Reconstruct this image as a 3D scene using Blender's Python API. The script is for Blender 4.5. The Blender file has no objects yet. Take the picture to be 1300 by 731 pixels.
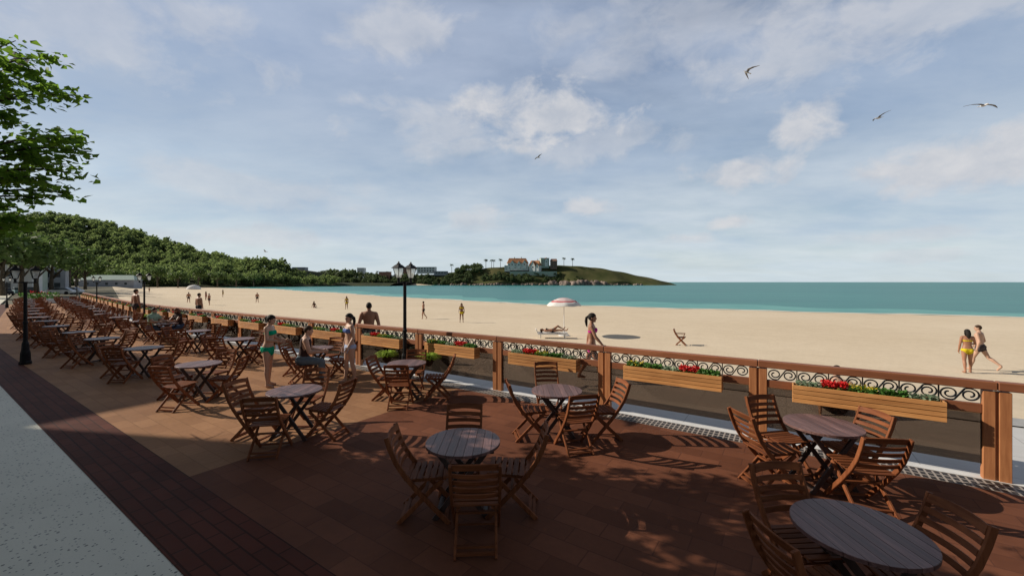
import bpy, bmesh, math, random
import numpy as np
from mathutils import Vector, Matrix
R = math.radians
PI = math.pi
scene = bpy.context.scene
COL = scene.collection
rnd = random.Random(7)

# ---------------------------------------------------------------- layout
CAM_H = 2.45
AX = Vector((-.8310, .5562, 0.0))       # along the promenade, away from the camera
NX = Vector((.5562, .8310, 0.0))        # across the promenade, towards the sea
ROT_A = math.atan2(AX.y, AX.x)

def softplus(v, w):
    t = v / w
    if t > 30: return v
    return w * math.log1p(math.exp(t))
def curve(s):                            # the promenade bends gently seawards far away
    return 0.112 * softplus(s - 29, 2.5)
def P(s, n, z=0.0):
    v = AX * s + NX * (n + curve(s))
    return Vector((v.x, v.y, z))
def px(x, y, Y):                         # a point seen at photo pixel x, y at distance Y
    return Vector(((x - 650) / 520 * Y, Y, CAM_H + (358 - y) / 520 * Y))
def ground(x, y, z=0.0):
    Y = 520 * (CAM_H - z) / (y - 358)
    return Vector(((x - 650) / 520 * Y, Y, z))
def heading(s):
    d = P(s + .05, 0) - P(s - .05, 0)
    return math.atan2(d.y, d.x)

# ---------------------------------------------------------------- objects
def link(o, parent=None):
    COL.objects.link(o)
    if parent is not None: o.parent = parent
    return o
def tag(o, label=None, cat=None, group=None, kind=None):
    if label: o['label'] = label
    if cat: o['category'] = cat
    if group: o['group'] = group
    if kind: o['kind'] = kind
    return o
def thing(name, label, cat, loc=(0, 0, 0), rz=0.0, group=None):
    o = bpy.data.objects.new(name, None)
    o.empty_display_size = .1
    link(o); o.location = loc; o.rotation_euler = (0, 0, rz)
    return tag(o, label, cat, group)
def children_of(o):
    return [c for c in KIDS.get(o.name, [])]
KIDS = {}
def copy_tree(o, parent=None):
    c = o.copy(); COL.objects.link(c)
    if parent is not None:
        c.parent = parent; KIDS.setdefault(parent.name, []).append(c)
    for k in children_of(o): copy_tree(k, c)
    return c

class MB:
    """collects shapes, links them as one mesh object"""
    def __init__(self): self.v = []; self.f = []; self.uv = None
    def add(self, verts, faces):
        b = len(self.v); self.v += [tuple(p) for p in verts]
        self.f += [tuple(i + b for i in f) for f in faces]
    def box(self, c, size, rot=None, taper=1.0):
        x, y, z = size[0] / 2, size[1] / 2, size[2] / 2
        vs = []
        for k in (-1, 1):
            t = taper if k > 0 else 1.0
            for i, j in ((-1, -1), (1, -1), (1, 1), (-1, 1)):
                p = Vector((i * x * t, j * y * t, k * z))
                if rot is not None: p = rot @ p
                vs.append(p + Vector(c))
        self.add(vs, [(3, 2, 1, 0), (4, 5, 6, 7), (0, 1, 5, 4), (1, 2, 6, 5), (2, 3, 7, 6), (3, 0, 4, 7)])
    def bar(self, a, b, w, t, up=(0, 0, 1)):
        """board from a to b: w wide across, t thick along the up side"""
        a = Vector(a); b = Vector(b); d = (b - a); L = d.length; d.normalize()
        up = Vector(up); s = d.cross(up)
        if s.length < 1e-5: s = d.cross(Vector((1, 0, 0)))
        s.normalize(); u = s.cross(d).normalized()
        M = Matrix((s, u, d)).transposed()
        self.box((a + b) / 2, (w, t, L), M)
    def ribbon(self, pts, w, t, side):
        """a board of width w (along side) and thickness t following pts"""
        side = Vector(side).normalized(); vs = []; n = len(pts)
        for i in range(n):
            p = Vector(pts[i])
            d = (Vector(pts[min(i + 1, n - 1)]) - Vector(pts[max(i - 1, 0)])).normalized()
            u = side.cross(d).normalized()
            for a, b in ((-1, -1), (1, -1), (1, 1), (-1, 1)):
                vs.append(p + side * (a * w / 2) + u * (b * t / 2))
        fs = [(0, 1, 2, 3), tuple(4 * (n - 1) + k for k in (3, 2, 1, 0))]
        for i in range(n - 1):
            for k in range(4):
                a = 4 * i + k; b = 4 * i + (k + 1) % 4
                fs.append((a, a + 4, b + 4, b))
        self.add(vs, fs)
    def tube(self, pts, radii, k=6, cap=True):
        n = len(pts); pts = [Vector(p) for p in pts]
        if not hasattr(radii, '__len__'): radii = [radii] * n
        vs = []; prev = None
        for i in range(n):
            d = pts[min(i + 1, n - 1)] - pts[max(i - 1, 0)]
            if d.length < 1e-9: d = Vector((0, 0, 1))
            d.normalize()
            if prev is None:
                r = Vector((1, 0, 0)) if abs(d.x) < .8 else Vector((0, 1, 0))
            else: r = prev
            u = (r - d * r.dot(d)).normalized(); prev = u; w = d.cross(u)
            for j in range(k):
                a = 2 * PI * j / k
                vs.append(pts[i] + (u * math.cos(a) + w * math.sin(a)) * radii[i])
        fs = []
        for i in range(n - 1):
            for j in range(k):
                a = i * k + j; b = i * k + (j + 1) % k
                fs.append((a, b, b + k, a + k))
        if cap:
            fs.append(tuple(reversed(range(k)))); fs.append(tuple((n - 1) * k + j for j in range(k)))
        self.add(vs, fs)
    def lathe(self, prof, k=16, c=(0, 0, 0), rot=0.0, cap=True):
        vs = []; fs = []; n = len(prof); c = Vector(c)
        for r, z in prof:
            for j in range(k):
                a = 2 * PI * j / k + rot
                vs.append(c + Vector((r * math.cos(a), r * math.sin(a), z)))
        for i in range(n - 1):
            for j in range(k):
                a = i * k + j; b = i * k + (j + 1) % k
                fs.append((a, b, b + k, a + k))
        if cap:
            fs.append(tuple(reversed(range(k)))); fs.append(tuple((n - 1) * k + j for j in range(k)))
        self.add(vs, fs)
    def ball(self, c, r, k=10, m=7, rot=None):
        if not hasattr(r, '__len__'): r = (r, r, r)
        vs = []; fs = []; c = Vector(c)
        for i in range(m + 1):
            t = PI * i / m
            for j in range(k):
                a = 2 * PI * j / k
                p = Vector((r[0] * math.sin(t) * math.cos(a), r[1] * math.sin(t) * math.sin(a), r[2] * math.cos(t)))
                if rot is not None: p = rot @ p
                vs.append(c + p)
        for i in range(m):
            for j in range(k):
                a = i * k + j; b = i * k + (j + 1) % k
                fs.append((a, a + k, b + k, b))
        self.add(vs, fs)
    def mesh(self, name, mat, smooth=False):
        me = bpy.data.meshes.new(name)
        me.from_pydata(self.v, [], self.f); me.materials.append(mat)
        if smooth: me.polygons.foreach_set('use_smooth', [True] * len(me.polygons))
        me.update(); return me
    def build(self, name, mat, parent=None, smooth=False):
        o = bpy.data.objects.new(name, self.mesh(name, mat, smooth))
        link(o, parent)
        if parent is not None: KIDS.setdefault(parent.name, []).append(o)
        return o

def bevel(o, w=.006, seg=1):
    m = o.modifiers.new('bevel', 'BEVEL'); m.width = w; m.segments = seg; m.limit_method = 'ANGLE'; m.angle_limit = R(40)
    return o
def np_mesh(name, verts, faces, mat, smooth=False):
    verts = np.asarray(verts, dtype=np.float32); faces = np.asarray(faces, dtype=np.int32)
    me = bpy.data.meshes.new(name); k = faces.shape[1]
    me.vertices.add(len(verts)); me.vertices.foreach_set('co', verts.ravel())
    me.loops.add(faces.size); me.loops.foreach_set('vertex_index', faces.ravel())
    me.polygons.add(len(faces)); me.polygons.foreach_set('loop_start', np.arange(0, faces.size, k, dtype=np.int32))
    if smooth: me.polygons.foreach_set('use_smooth', np.ones(len(faces), dtype=bool))
    me.materials.append(mat); me.update(calc_edges=True); me.validate()
    return me
def np_obj(name, verts, faces, mat, parent=None, smooth=False):
    o = bpy.data.objects.new(name, np_mesh(name, verts, faces, mat, smooth)); link(o, parent)
    if parent is not None: KIDS.setdefault(parent.name, []).append(o)
    return o

# ---------------------------------------------------------------- materials
def mat(name, base=(.5, .5, .5), rough=.6, spec=.4, metal=0.0):
    m = bpy.data.materials.new(name); m.use_nodes = True
    b = m.node_tree.nodes['Principled BSDF']
    b.inputs['Base Color'].default_value = (*base, 1); b.inputs['Roughness'].default_value = rough
    b.inputs['Specular IOR Level'].default_value = spec; b.inputs['Metallic'].default_value = metal
    return m
class NT:
    def __init__(self, m): self.t = m.node_tree; self.b = self.t.nodes.get('Principled BSDF'); self.out = self.t.nodes.get('Material Output')
    def n(self, typ, **kw):
        x = self.t.nodes.new(typ)
        for k, v in kw.items(): setattr(x, k, v)
        return x
    def l(self, a, b): self.t.links.new(a, b)
    def noise(self, co, scale, detail=4, rough=.55, dist=0.0):
        x = self.n('ShaderNodeTexNoise'); x.inputs['Scale'].default_value = scale; x.inputs['Detail'].default_value = detail
        x.inputs['Roughness'].default_value = rough; x.inputs['Distortion'].default_value = dist
        if co is not None: self.l(co, x.inputs['Vector'])
        return x.outputs['Fac']
    def mapping(self, co, scale=(1, 1, 1), rot=(0, 0, 0), loc=(0, 0, 0)):
        x = self.n('ShaderNodeMapping'); x.inputs['Scale'].default_value = scale; x.inputs['Rotation'].default_value = rot; x.inputs['Location'].default_value = loc
        self.l(co, x.inputs['Vector']); return x.outputs['Vector']
    def ramp(self, fac, stops, interp='LINEAR'):
        x = self.n('ShaderNodeValToRGB'); x.color_ramp.interpolation = interp
        e = x.color_ramp.elements
        while len(e) < len(stops): e.new(.5)
        for i, (p, c) in enumerate(stops):
            e[i].position = p; e[i].color = (*c, 1) if len(c) == 3 else c
        self.l(fac, x.inputs['Fac']); return x.outputs['Color']
    def mix(self, fac, a, b, typ='MIX'):
        x = self.n('ShaderNodeMix', data_type='RGBA', blend_type=typ)
        if hasattr(fac, 'links'): self.l(fac, x.inputs[0])
        else: x.inputs[0].default_value = fac
        for v, i in ((a, 6), (b, 7)):
            if hasattr(v, 'links'): self.l(v, x.inputs[i])
            else: x.inputs[i].default_value = (*v, 1)
        return x.outputs[2]
    def math(self, op, a, b=None, c=None, clamp=False):
        x = self.n('ShaderNodeMath', operation=op); x.use_clamp = clamp
        for i, v in enumerate((a, b, c)):
            if v is None: continue
            if hasattr(v, 'links'): self.l(v, x.inputs[i])
            else: x.inputs[i].default_value = v
        return x.outputs[0]
    def bump(self, h, strength=.3, dist=.01):
        x = self.n('ShaderNodeBump'); x.inputs['Strength'].default_value = strength; x.inputs['Distance'].default_value = dist
        self.l(h, x.inputs['Height']); self.l(x.outputs[0], self.b.inputs['Normal'])
    def co(self, which='Object'): return self.n('ShaderNodeTexCoord').outputs[which]

def varied(name, c1, c2, scale=6, rough=.7, spec=.3, bump=0.0, bs=40, stretch=None, detail=5, contrast=(.35, .65)):
    m = mat(name, c1, rough, spec); t = NT(m); co = t.co('Object')
    if stretch: co = t.mapping(co, scale=stretch)
    f = t.noise(co, scale, detail, .6)
    t.l(t.ramp(f, [(contrast[0], c1), (contrast[1], c2)]), t.b.inputs['Base Color'])
    if bump: t.bump(t.noise(co, bs, 4), bump, .01)
    return m
def wood(name, c1, c2, axis=0, rough=.45, spec=.35, fine=1.0, rand=True):
    """grain running along the axis of the object"""
    m = mat(name, c1, rough, spec); t = NT(m); co = t.co('Object')
    sc = [26 * fine] * 3; sc[axis] = 2.2 * fine
    f = t.noise(t.mapping(co, scale=sc), 1.0, 5, .6, .4)
    big = t.noise(co, 2.3, 3)
    c = t.ramp(f, [(.3, c1), (.7, c2)])
    c = t.mix(.55, c, t.ramp(big, [(.3, (.72, .68, .66)), (.7, (1.0, 1.0, 1.0))]), 'MULTIPLY')
    if rand:
        oi = t.n('ShaderNodeObjectInfo')
        gm = t.n('ShaderNodeNewGeometry')
        v = t.math('MULTIPLY_ADD', gm.outputs['Random Per Island'], .5, .72)
        v2 = t.math('MULTIPLY_ADD', oi.outputs['Random'], .3, .85)
        v = t.math('MULTIPLY', v, v2)
        cc = t.n('ShaderNodeCombineColor'); [t.l(v, cc.inputs[i]) for i in range(3)]
        c = t.mix(1.0, c, cc.outputs[0], 'MULTIPLY')
    t.l(c, t.b.inputs['Base Color'])
    t.bump(f, .15, .004)
    return m
def leaf_mat(name, c1, c2, scale=.5, trans=.35, rough=.55, spec=.25, glow=0.0):
    m = mat(name, c1, rough, spec); t = NT(m)
    co = t.co('Object'); g = t.n('ShaderNodeNewGeometry')
    f = t.math('ADD', t.math('MULTIPLY', t.noise(co, scale, 3), .6), t.math('MULTIPLY', g.outputs['Random Per Island'], .4))
    c = t.ramp(f, [(.3, c1), (.7, c2)])
    t.l(c, t.b.inputs['Base Color'])
    tr = t.n('ShaderNodeBsdfTranslucent'); t.l(t.mix(glow, c, (.34, .56, .06)), tr.inputs['Color'])
    ms = t.n('ShaderNodeMixShader'); ms.inputs[0].default_value = trans
    t.l(t.b.outputs[0], ms.inputs[1]); t.l(tr.outputs[0], ms.inputs[2]); t.l(ms.outputs[0], t.out.inputs['Surface'])
    return m

M = {}
M['chair'] = wood('chair_wood', (.125, .038, .015), (.245, .086, .034), 0, .6, .12)
M['chair_leg'] = wood('chair_leg_wood', (.12, .036, .014), (.25, .090, .036), 2, .6, .12)
M['table_leg'] = wood('table_leg_wood', (.040, .024, .020), (.075, .046, .038), 2, .5)
M['rail'] = wood('rail_wood', (.20, .070, .030), (.28, .108, .050), 0, .55)
M['post'] = wood('post_wood', (.30, .115, .044), (.44, .19, .078), 2, .55)
M['planter'] = wood('planter_wood', (.42, .185, .062), (.60, .30, .11), 0, .5)
M['iron'] = mat('black_iron', (.008, .008, .009), .45, .5)
M['lampiron'] = varied('lamp_iron', (.006, .006, .007), (.012, .012, .013), 9, .55, .2, .1, 60)
M['soil'] = varied('soil', (.03, .018, .010), (.06, .035, .02), 20, .95, .1, .5, 60)
def m_tabletop():
    m = mat('tabletop_wood', (.12, .08, .08), .36, .32); t = NT(m); co = t.co('Object')
    f = t.noise(t.mapping(co, scale=(46, 2.6, 46)), 1.0, 6, .65, .3)
    g = t.n('ShaderNodeNewGeometry')
    c = t.ramp(f, [(.28, (.080, .042, .038)), (.5, (.150, .082, .074)), (.75, (.26, .15, .135))])
    v = t.math('MULTIPLY_ADD', g.outputs['Random Per Island'], .55, .7)
    cc = t.n('ShaderNodeCombineColor'); [t.l(v, cc.inputs[i]) for i in range(3)]
    t.l(t.mix(1.0, c, cc.outputs[0], 'MULTIPLY'), t.b.inputs['Base Color'])
    t.l(t.math('MULTIPLY_ADD', f, .3, .28), t.b.inputs['Roughness'])
    t.bump(f, .25, .004); return m
M['tabletop'] = m_tabletop()

def m_paving(name, ca, cb, mortar, bw, rh, scale=1.0, msize=.012, rough=.72, spec=.10, stain=.55):
    m = mat(name, ca, rough, spec); t = NT(m); uv = t.co('UV')
    br = t.n('ShaderNodeTexBrick'); br.offset = .5; br.squash = 1.0
    br.inputs['Color1'].default_value = (*ca, 1); br.inputs['Color2'].default_value = (*cb, 1); br.inputs['Mortar'].default_value = (*mortar, 1)
    br.inputs['Scale'].default_value = scale; br.inputs['Mortar Size'].default_value = msize; br.inputs['Mortar Smooth'].default_value = .3
    br.inputs['Brick Width'].default_value = bw; br.inputs['Row Height'].default_value = rh; br.inputs['Bias'].default_value = -.1
    t.l(uv, br.inputs['Vector'])
    n1 = t.noise(uv, .7, 5, .6); n2 = t.noise(uv, 14, 5, .65)
    c = t.mix(stain, br.outputs['Color'], t.ramp(n1, [(.3, (.55, .51, .49)), (.68, (1.14, 1.10, 1.06))]), 'MULTIPLY')
    c = t.mix(.5, c, t.ramp(n2, [(.3, (.75, .74, .72)), (.7, (1.1, 1.1, 1.1))]), 'MULTIPLY')
    t.l(c, t.b.inputs['Base Color'])
    h = t.math('ADD', t.math('MULTIPLY', br.outputs['Fac'], -1.0), t.math('MULTIPLY', n2, .35))
    t.l(t.math('MULTIPLY_ADD', n2, .3, rough - .15), t.b.inputs['Roughness'])
    t.bump(h, .35, .006); return m
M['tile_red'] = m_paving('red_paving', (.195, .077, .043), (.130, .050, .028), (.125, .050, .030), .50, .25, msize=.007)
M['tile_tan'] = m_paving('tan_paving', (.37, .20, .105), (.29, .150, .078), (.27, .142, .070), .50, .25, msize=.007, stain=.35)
M['tile_band'] = m_paving('band_paving', (.120, .036, .022), (.082, .025, .015), (.048, .016, .010), .40, .135, msize=.010)

def m_walk():
    m = mat('terrazzo', (.42, .45, .42), .55, .3); t = NT(m); uv = t.co('UV')
    n1 = t.noise(uv, 1.1, 4); n2 = t.noise(uv, 60, 4, .7)
    vo = t.n('ShaderNodeTexVoronoi'); vo.inputs['Scale'].default_value = 30; vo.inputs['Randomness'].default_value = 1
    t.l(t.mapping(uv, scale=(1, 1.0, 1)), vo.inputs['Vector'])
    sep = t.n('ShaderNodeSeparateColor'); t.l(vo.outputs['Color'], sep.inputs[0])
    lim = t.math('MULTIPLY_ADD', sep.outputs[1], .34, .06)
    speck = t.math('MULTIPLY', t.math('LESS_THAN', vo.outputs['Distance'], lim), t.math('GREATER_THAN', sep.outputs[0], .46))
    c = t.ramp(n1, [(.3, (.63, .61, .50)), (.7, (.71, .685, .565))])
    c = t.mix(.4, c, t.ramp(n2, [(.3, (.8, .8, .8)), (.7, (1.05, 1.05, 1.05))]), 'MULTIPLY')
    c = t.mix(t.math('MULTIPLY', speck, .85), c, t.ramp(sep.outputs[2], [(.2, (.07, .07, .06)), (.9, (.24, .235, .20))]))
    t.l(c, t.b.inputs['Base Color']); t.bump(t.math('ADD', n2, t.math('MULTIPLY', speck, -.8)), .25, .004); return m
M['walk'] = m_walk()

def m_grate():
    m = mat('grate', (.3, .27, .24), .6, .4); t = NT(m); uv = t.co('UV')
    br = t.n('ShaderNodeTexBrick'); br.offset = .0
    br.inputs['Color1'].default_value = (.022, .018, .016, 1); br.inputs['Color2'].default_value = (.045, .034, .028, 1); br.inputs['Mortar'].default_value = (.36, .31, .27, 1)
    br.inputs['Scale'].default_value = 1; br.inputs['Mortar Size'].default_value = .012; br.inputs['Mortar Smooth'].default_value = .1
    br.inputs['Brick Width'].default_value = .075; br.inputs['Row Height'].default_value = .11
    t.l(uv, br.inputs['Vector']); t.l(br.outputs['Color'], t.b.inputs['Base Color'])
    t.bump(br.outputs['Fac'], .8, .02); return m
M['grate'] = m_grate()
M['kerb'] = varied('white_kerb', (.60, .59, .57), (.72, .71, .69), 5, .7, .3, .2, 60)
def m_pave():
    m = mat('promenade_stone', (.62, .61, .60), .6, .3); t = NT(m); uv = t.co('UV')
    br = t.n('ShaderNodeTexBrick'); br.offset = 0
    br.inputs['Color1'].default_value = (.64, .63, .615, 1); br.inputs['Color2'].default_value = (.58, .575, .565, 1); br.inputs['Mortar'].default_value = (.42, .41, .40, 1)
    br.inputs['Scale'].default_value = 1; br.inputs['Mortar Size'].default_value = .008; br.inputs['Brick Width'].default_value = 1.5; br.inputs['Row Height'].default_value = .97
    t.l(uv, br.inputs['Vector']); n2 = t.noise(uv, 3, 6, .6)
    t.l(t.mix(.6, br.outputs['Color'], t.ramp(n2, [(.3, (.82, .82, .82)), (.7, (1, 1, 1))]), 'MULTIPLY'), t.b.inputs['Base Color'])
    t.bump(t.noise(uv, 50, 4), .15, .004); return m
M['pave'] = m_pave()
M['greystrip'] = varied('grey_kerb', (.34, .34, .34), (.42, .42, .41), 3, .8, .2, .2, 40)

def m_sand():
    m = mat('sand', (.55, .40, .25), .95, .1); t = NT(m); co = t.co('Object')
    n1 = t.noise(co, .05, 5, .6); n2 = t.noise(co, .9, 6, .65); n3 = t.noise(co, 7, 5, .7)
    c = t.ramp(n1, [(.3, (.65, .54, .395)), (.7, (.735, .625, .475))])
    c = t.mix(.5, c, t.ramp(n2, [(.3, (.88, .86, .83)), (.65, (1.03, 1.03, 1.03))]), 'MULTIPLY')
    c = t.mix(.45, c, t.ramp(n3, [(.32, (.80, .78, .75)), (.52, (1.02, 1.02, 1.02))]), 'MULTIPLY')
    t.l(c, t.b.inputs['Base Color'])
    h = t.math('ADD', t.math('MULTIPLY', n2, .7), t.math('MULTIPLY', n3, .3)); t.bump(h, .35, .06); return m
M['sand'] = m_sand()
M['wetsand'] = varied('wet_sand', (.62, .55, .42), (.75, .70, .58), .6, .5, .4)

def m_sea():
    m = mat('sea', (.02, .14, .14), .35, .14); t = NT(m); co = t.co('Object')
    co2 = t.mapping(co, scale=(.35, 1.0, 1.0), rot=(0, 0, R(12)))
    n1 = t.noise(co2, .012, 5, .6); n2 = t.noise(co2, .5, 7, .62); n3 = t.noise(co2, .06, 5, .6)
    c = t.ramp(n1, [(.3, (.012, .170, .165)), (.7, (.032, .225, .205))])
    c = t.mix(.5, c, t.ramp(n3, [(.3, (.75, .80, .85)), (.7, (1.15, 1.1, 1.05))]), 'MULTIPLY')
    t.l(c, t.b.inputs['Base Color'])
    t.bump(t.math('ADD', n2, t.math('MULTIPLY', n3, .6)), .35, .5); return m
M['sea'] = m_sea()
def m_glass():
    m = bpy.data.materials.new('smoked_glass'); m.use_nodes = True; t = NT(m)
    tr = t.n('ShaderNodeBsdfTransparent'); tr.inputs[0].default_value = (.47, .40, .34, 1)
    gl = t.n('ShaderNodeBsdfGlossy'); gl.inputs['Roughness'].default_value = .03; gl.inputs[0].default_value = (.9, .95, .95, 1)
    df = t.n('ShaderNodeBsdfDiffuse'); df.inputs[0].default_value = (.24, .19, .15, 1)
    fr = t.n('ShaderNodeFresnel'); fr.inputs['IOR'].default_value = 1.45
    a = t.n('ShaderNodeMixShader'); a.inputs[0].default_value = .12; t.l(tr.outputs[0], a.inputs[1]); t.l(df.outputs[0], a.inputs[2])
    b = t.n('ShaderNodeMixShader'); t.l(fr.outputs[0], b.inputs[0]); t.l(a.outputs[0], b.inputs[1]); t.l(gl.outputs[0], b.inputs[2])
    t.l(b.outputs[0], t.out.inputs['Surface']); return m
M['glass'] = m_glass()
def m_lampglass():
    m = mat('lamp_glass', (.75, .76, .74), .35, .5); t = NT(m)
    tl = t.n('ShaderNodeBsdfTranslucent'); tl.inputs[0].default_value = (.85, .86, .84, 1)
    tr = t.n('ShaderNodeBsdfTransparent'); tr.inputs[0].default_value = (.9, .92, .9, 1)
    a = t.n('ShaderNodeMixShader'); a.inputs[0].default_value = .5; t.l(t.b.outputs[0], a.inputs[1]); t.l(tl.outputs[0], a.inputs[2])
    b = t.n('ShaderNodeMixShader'); b.inputs[0].default_value = .62; t.l(a.outputs[0], b.inputs[1]); t.l(tr.outputs[0], b.inputs[2])
    t.l(b.outputs[0], t.out.inputs['Surface']); return m
M['lampglass'] = m_lampglass()
M['bark'] = varied('bark', (.055, .045, .035), (.13, .105, .08), 9, .9, .15, .6, 30, (1, 1, .25))
M['leaf'] = leaf_mat('plane_leaf', (.055, .13, .015), (.15, .28, .035), 1.2, .5, .55, .2, .38)
M['leaf_far'] = leaf_mat('hill_leaf', (.135, .175, .085), (.25, .30, .13), .06, .5, .7, .05, .2)
M['leaf_mid'] = leaf_mat('mid_leaf', (.075, .125, .036), (.15, .22, .065), .25, .42)
M['leaf_dark'] = leaf_mat('scrub_leaf', (.085, .125, .055), (.16, .21, .085), .05, .4)
M['fern'] = leaf_mat('fern_leaf', (.24, .38, .04), (.42, .55, .08), 6, .5)
M['palm'] = leaf_mat('palm_leaf', (.04, .08, .03), (.07, .12, .045), .3, .25)
M['sage'] = leaf_mat('sage_leaf', (.16, .24, .13), (.30, .38, .26), 20, .3)
M['herb'] = leaf_mat('herb_leaf', (.06, .17, .03), (.13, .28, .06), 20, .35)
M['red_petal'] = leaf_mat('red_petal', (.50, .012, .012), (.72, .03, .03), 20, .2)
M['yellow_petal'] = leaf_mat('yellow_petal', (.55, .40, .02), (.75, .58, .04), 20, .2)
def skin(name, c):
    m = mat(name, c, .5, .35); t = NT(m); co = t.co('Object')
    f = t.noise(co, 9, 3)
    t.l(t.ramp(f, [(.3, tuple(v * .9 for v in c)), (.7, tuple(min(1, v * 1.08) for v in c))]), t.b.inputs['Base Color'])
    t.b.inputs['Subsurface Weight'].default_value = .0
    return m
M['skin_fair'] = skin('fair_skin', (.50, .31, .22))
M['skin_tan'] = skin('tanned_skin', (.34, .165, .10))
M['skin_dark'] = skin('deep_tan_skin', (.22, .10, .055))
M['hair_black'] = varied('black_hair', (.010, .008, .007), (.022, .017, .014), 40, .65, .2, .5, 120)
M['hair_brown'] = varied('brown_hair', (.035, .020, .012), (.065, .036, .02), 40, .65, .2, .5, 120)
M['hair_red'] = varied('auburn_hair', (.10, .035, .016), (.16, .06, .028), 40, .65, .2, .5, 120)
def cloth(name, c):
    return varied(name, tuple(v * .85 for v in c), c, 18, .85, .15, .2, 200)
M['c_green'] = cloth('green_cloth', (.0, .36, .20))
M['c_blue'] = cloth('blue_cloth', (.14, .22, .52))
M['c_paleblue'] = cloth('pale_blue_cloth', (.42, .50, .70))
M['c_pink'] = cloth('magenta_cloth', (.55, .03, .28))
M['c_yellow'] = cloth('yellow_cloth', (.65, .52, .02))
M['c_black'] = cloth('black_cloth', (.018, .018, .022))
M['c_char'] = cloth('charcoal_cloth', (.07, .06, .065))
M['c_denim'] = cloth('denim', (.065, .10, .17))
M['c_denim2'] = cloth('faded_denim', (.13, .17, .20))
M['c_shirt'] = cloth('pale_green_shirt', (.30, .42, .30))
M['c_darktop'] = cloth('dark_top', (.05, .03, .028))
M['c_red'] = cloth('red_cloth', (.42, .04, .03))
M['eye'] = mat('eye', (.02, .015, .012), .2, .5)
M['lip'] = mat('lip', (.28, .08, .07), .45, .4)
M['white_fabric'] = cloth('white_fabric', (.78, .77, .75))
M['red_fabric'] = cloth('red_fabric', (.62, .16, .17))
M['pink_fabric'] = cloth('pink_fabric', (.72, .50, .50))
M['white_metal'] = varied('white_metal', (.68, .69, .70), (.78, .78, .78), 8, .4, .4)
# ---------------------------------------------------------------- setting: paved strips along the promenade
def strip(name, n0, n1, s0, s1, z, material, ds=1.0, z1=None, dn=None):
    """a sheet between two lines across the promenade, with UV in metres"""
    ns = max(1, int((s1 - s0) / ds)); nn = 1 if dn is None else max(1, int((n1 - n0) / dn))
    vs = []; fs = []; uvs = []
    for i in range(ns + 1):
        s = s0 + (s1 - s0) * i / ns
        for j in range(nn + 1):
            n = n0 + (n1 - n0) * j / nn
            zz = z if z1 is None else z + (z1 - z) * j / nn
            vs.append(P(s, n, zz)); uvs.append((s, n))
    w = nn + 1
    for i in range(ns):
        for j in range(nn):
            a = i * w + j; fs.append((a, a + 1, a + w + 1, a + w)[::1])
    me = bpy.data.meshes.new(name); me.from_pydata([tuple(v) for v in vs], [], fs)
    me.materials.append(material)
    uv = me.uv_layers.new(name='UVMap')
    for lp in me.loops: uv.data[lp.index].uv = uvs[lp.vertex_index]
    me.update()
    if me.polygons[0].normal.z < 0: me.flip_normals()
    o = bpy.data.objects.new(name, me); link(o); tag(o, kind='structure'); return o

S_END = 71.0
strip('walkway', -5.0, 1.32, -14, 130, -.004, M['walk'])
strip('terrace_border', 1.32, 2.03, -14, S_END, 0.0, M['tile_band'])
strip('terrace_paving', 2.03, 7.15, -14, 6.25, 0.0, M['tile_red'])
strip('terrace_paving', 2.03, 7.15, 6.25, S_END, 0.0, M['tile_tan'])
strip('drain_grate', 7.15, 7.48, -14, S_END, 0.002, M['grate'])
strip('promenade_kerb', 7.48, 7.62, -14, S_END, 0.006, M['kerb'])
strip('promenade', 7.62, 10.5, -14, S_END, 0.0, M['pave'])
strip('promenade_edge', 10.5, 11.1, -14, S_END, .02, M['greystrip'])
M['asphalt'] = varied('asphalt', (.045, .046, .05), (.07, .07, .073), 3, .9, .2, .4, 60)
strip('road', -13.0, -5.0, -14, 190, -.12, M['asphalt'])
strip('walkway', -30, -13.0, -14, 190, -.006, M['greystrip'])
# road kerb face
for nn in (-5.0,):
    k = MB()
    pts = [P(s, nn - .06, -.065) for s in range(-14, 131, 2)]
    k.ribbon(pts, .12, .11, (NX.x, NX.y, 0)); o = k.build('kerb', M['kerb']); tag(o, kind='structure')

# ---------------------------------------------------------------- sand, land and sea
SEA_Z = -1.6
WL = [(-90, 52), (-23, 73), (5, 68.5), (37, 65.5), (75, 73.3), (160, 97), (261, 124), (360, 128), (430, 100)]
def waterline(s):
    for (a, b), (c, d) in zip(WL, WL[1:]):
        if s <= c:
            t = max(0, (s - a) / (c - a)); t = t * t * (3 - 2 * t) * .5 + t * .5
            return b + (d - b) * t
    return WL[-1][1]
def sandedge(s):
    if s <= S_END: return 11.1 + curve(s)
    return 11.1 + curve(S_END) + (s - S_END) * .207
def sandz(s, n):
    e = sandedge(s); w = waterline(s)
    t = min(1, max(0, (n - e) / 9.0)); t = t * t * (3 - 2 * t)
    z = .0 - t * 1.02
    z2 = SEA_Z + (w - n) * .028
    k = .5 * (z + z2 - math.hypot(z - z2, .25)) if s < 300 else min(z, z2)
    return k
vs = []; fs = []; S_LIST = list(np.arange(-90, 90, 2.0)) + list(np.arange(90, 435, 6.0)); NN = 60
for s in S_LIST:
    e = sandedge(s); w = waterline(s) + 30
    for j in range(NN + 1):
        n = e + (w - e) * (j / NN) ** 1.4
        zz = sandz(s, n) + (.03 * math.sin(s * .9 + n * .35) * math.sin(n * .7 - s * .2) if j else 0)
        v = AX * s + NX * n; vs.append((v.x, v.y, zz))
for i in range(len(S_LIST) - 1):
    for j in range(NN):
        a = i * (NN + 1) + j; fs.append((a, a + NN + 1, a + NN + 2, a + 1))
me = bpy.data.meshes.new('beach_sand'); me.from_pydata(vs, [], fs); me.materials.append(M['sand']); me.update()
if me.polygons[5].normal.z < 0: me.flip_normals()
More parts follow.
